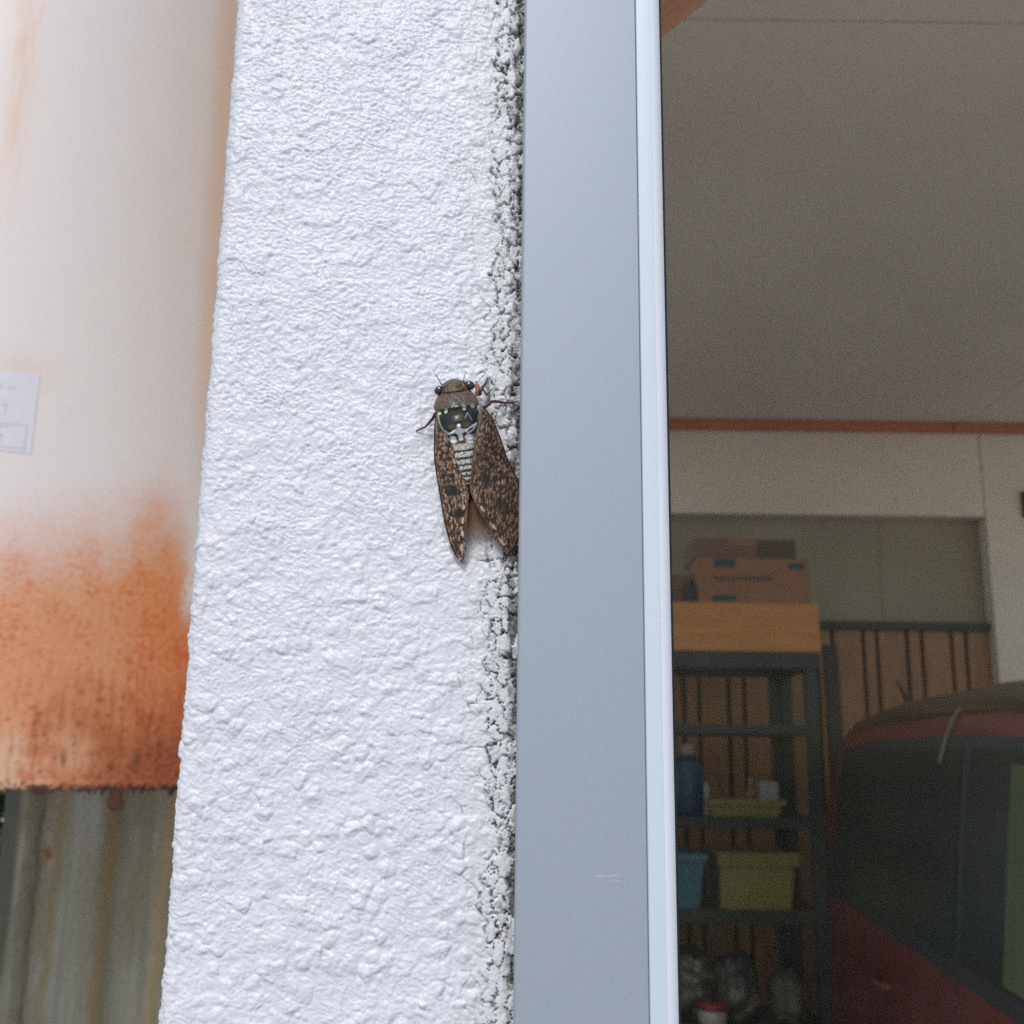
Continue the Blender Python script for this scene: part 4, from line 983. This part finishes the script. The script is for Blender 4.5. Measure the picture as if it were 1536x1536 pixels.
for rt in (False, True):
    side_patch('window_surround', .46, 2.86, .0, .80, m_vblk, van, .003, rt, slant=.06)
    for a, b in ((.52, 2.10), (2.16, 2.80)):
        side_patch('side_window', a, b, .06, .755, m_vglass, van, .006, rt)
    side_patch('roof_gutter', .34, 2.85, .885, .91, m_vblk, van, .004, rt)
o = side_patch('green_window_strip', 2.47, 2.62, .08, .72, m_green_strip, van, .012)  # upright green strip over the side window
tail = side_patch('tail_lamp', .085, .20, -.02, .62, m_lampr, van, .008); tail2 = side_patch('lamp_lens', .09, .17, .20, .38, m_lampa, tail, .012)
tail = side_patch('tail_lamp', .085, .20, -.02, .62, m_lampr, van, .008, True); side_patch('lamp_lens', .09, .17, .20, .38, m_lampa, tail, .012, True)
for q in (.16, 2*VWH-.16):
    tube('roof_rail', [V(s__, q, topz(s__)+dz_) for s__, dz_ in ((.62, -.05), (.70, -.028), (1.4, -.026), (2.4, -.026), (2.5, -.05))], .009, m_vblk, van, 8)
tube('roof_antenna', [V(.62, .30, topz(.62)-.01), V(.60, .30, topz(.6)+.02), V(.42, .30, topz(.5)+.13)], [.02, .012, .003], m_vblk, van, 8)
def door_seam(s_):
    pts = []
    for z_ in np.linspace(.36, ZBELT, 10):
        pt = section(s_); w_ = float(np.interp(z_, [q[1] for q in pt], [q[0] for q in pt])); pts.append(V(s_, VWH-w_-.0005, z_))
    tube('door_seam', pts, .003, m_vblk, van, 6)
for s_ in (1.18, 2.13, 2.9): door_seam(s_)
for s_ in (1.32, 2.22):
    pt = section(s_); w_ = float(np.interp(.93, [q[1] for q in pt], [q[0] for q in pt]))
    tube('door_handle', [V(s_, VWH-w_+.005, .93), V(s_+.02, VWH-w_-.025, .93), V(s_+.13, VWH-w_-.025, .93), V(s_+.15, VWH-w_+.005, .93)], .011, m_vred, van, 8)
def wheel(s_, q, sg):
    cx_, cy_, cz_ = V(s_, q, .31)
    wl = bpy.data.objects.new('wheel', None); C.objects.link(wl); wl.parent = van; wl.location = Vector((cx_, cy_, cz_))-Vector(van.location)
    ax = np.array([vc, -vs_, 0])*sg; up1 = np.array([0, 0, 1.0]); fw = np.array([vs_, vc, 0])
    def rev(name, prof, m):
        p2 = np.linspace(0, 2*math.pi, 36, endpoint=False); base = np.array([cx_, cy_, cz_])
        Pm = np.array([[base+ax*a_+r_*(np.cos(t_)*fw+np.sin(t_)*up1) for t_ in p2] for a_, r_ in prof])
        me_o = grid_mesh(name, Pm-base, m, None, None, True); me_o.parent = wl
    rev('tyre', [(-.02, .19), (-.01, .25), (.03, .26), (.14, .26), (.17, .25), (.18, .19)], m_tyre)
    rev('rim', [(-.012, .001), (-.012, .05), (.02, .10), (-.005, .17), (-.015, .192), (.17, .19)], m_rim)
    arch = np.linspace(-.15, math.pi+.15, 26); base = np.array([cx_, cy_, cz_]); 
    tube('wheel_arch', [base+(-ax*.012)+.30*(np.cos(t_)*fw+np.sin(t_)*up1) for t_ in arch], .018, m_vblk, van, 8)
for s_ in (.62, 2.88): wheel(s_, -.012, 1); wheel(s_, 2*VWH+.012, -1)
pt = section(.03)
tube('rear_bumper', [V(.25, -.01, .42), V(.05, .05, .42), V(-.02, .3, .42), V(-.03, VWH, .42), V(-.02, 2*VWH-.3, .42), V(.05, 2*VWH-.05, .42), V(.25, 2*VWH+.01, .42)], .09, m_vred, van, 12)
# white cord hanging over the van's window
pa = at(1441, 1093, 2.62); pb = at(1430, 1148, 2.58)
s_q = 1.95
pt = section(s_q); wq = pt[11][0]
def side_pt(s_, k_, off):
    pt = section(s_); zq = pt[5][1]+(topz(s_)-pt[5][1])*k_; return V(s_, VWH-float(np.interp(zq, [q[1] for q in pt], [q[0] for q in pt]))-off, zq)
tag(tube('hanging_cord', spline(np.array([side_pt(s_q+.05, .90, .008), side_pt(s_q+.03, .86, .009), side_pt(s_q+.01, .78, .012), side_pt(s_q, .74, .012), side_pt(s_q-.008, .70, .013)]), 16), .004, m_cord, None, 8), 'short white cord hanging over the top edge of the van window', 'cord')
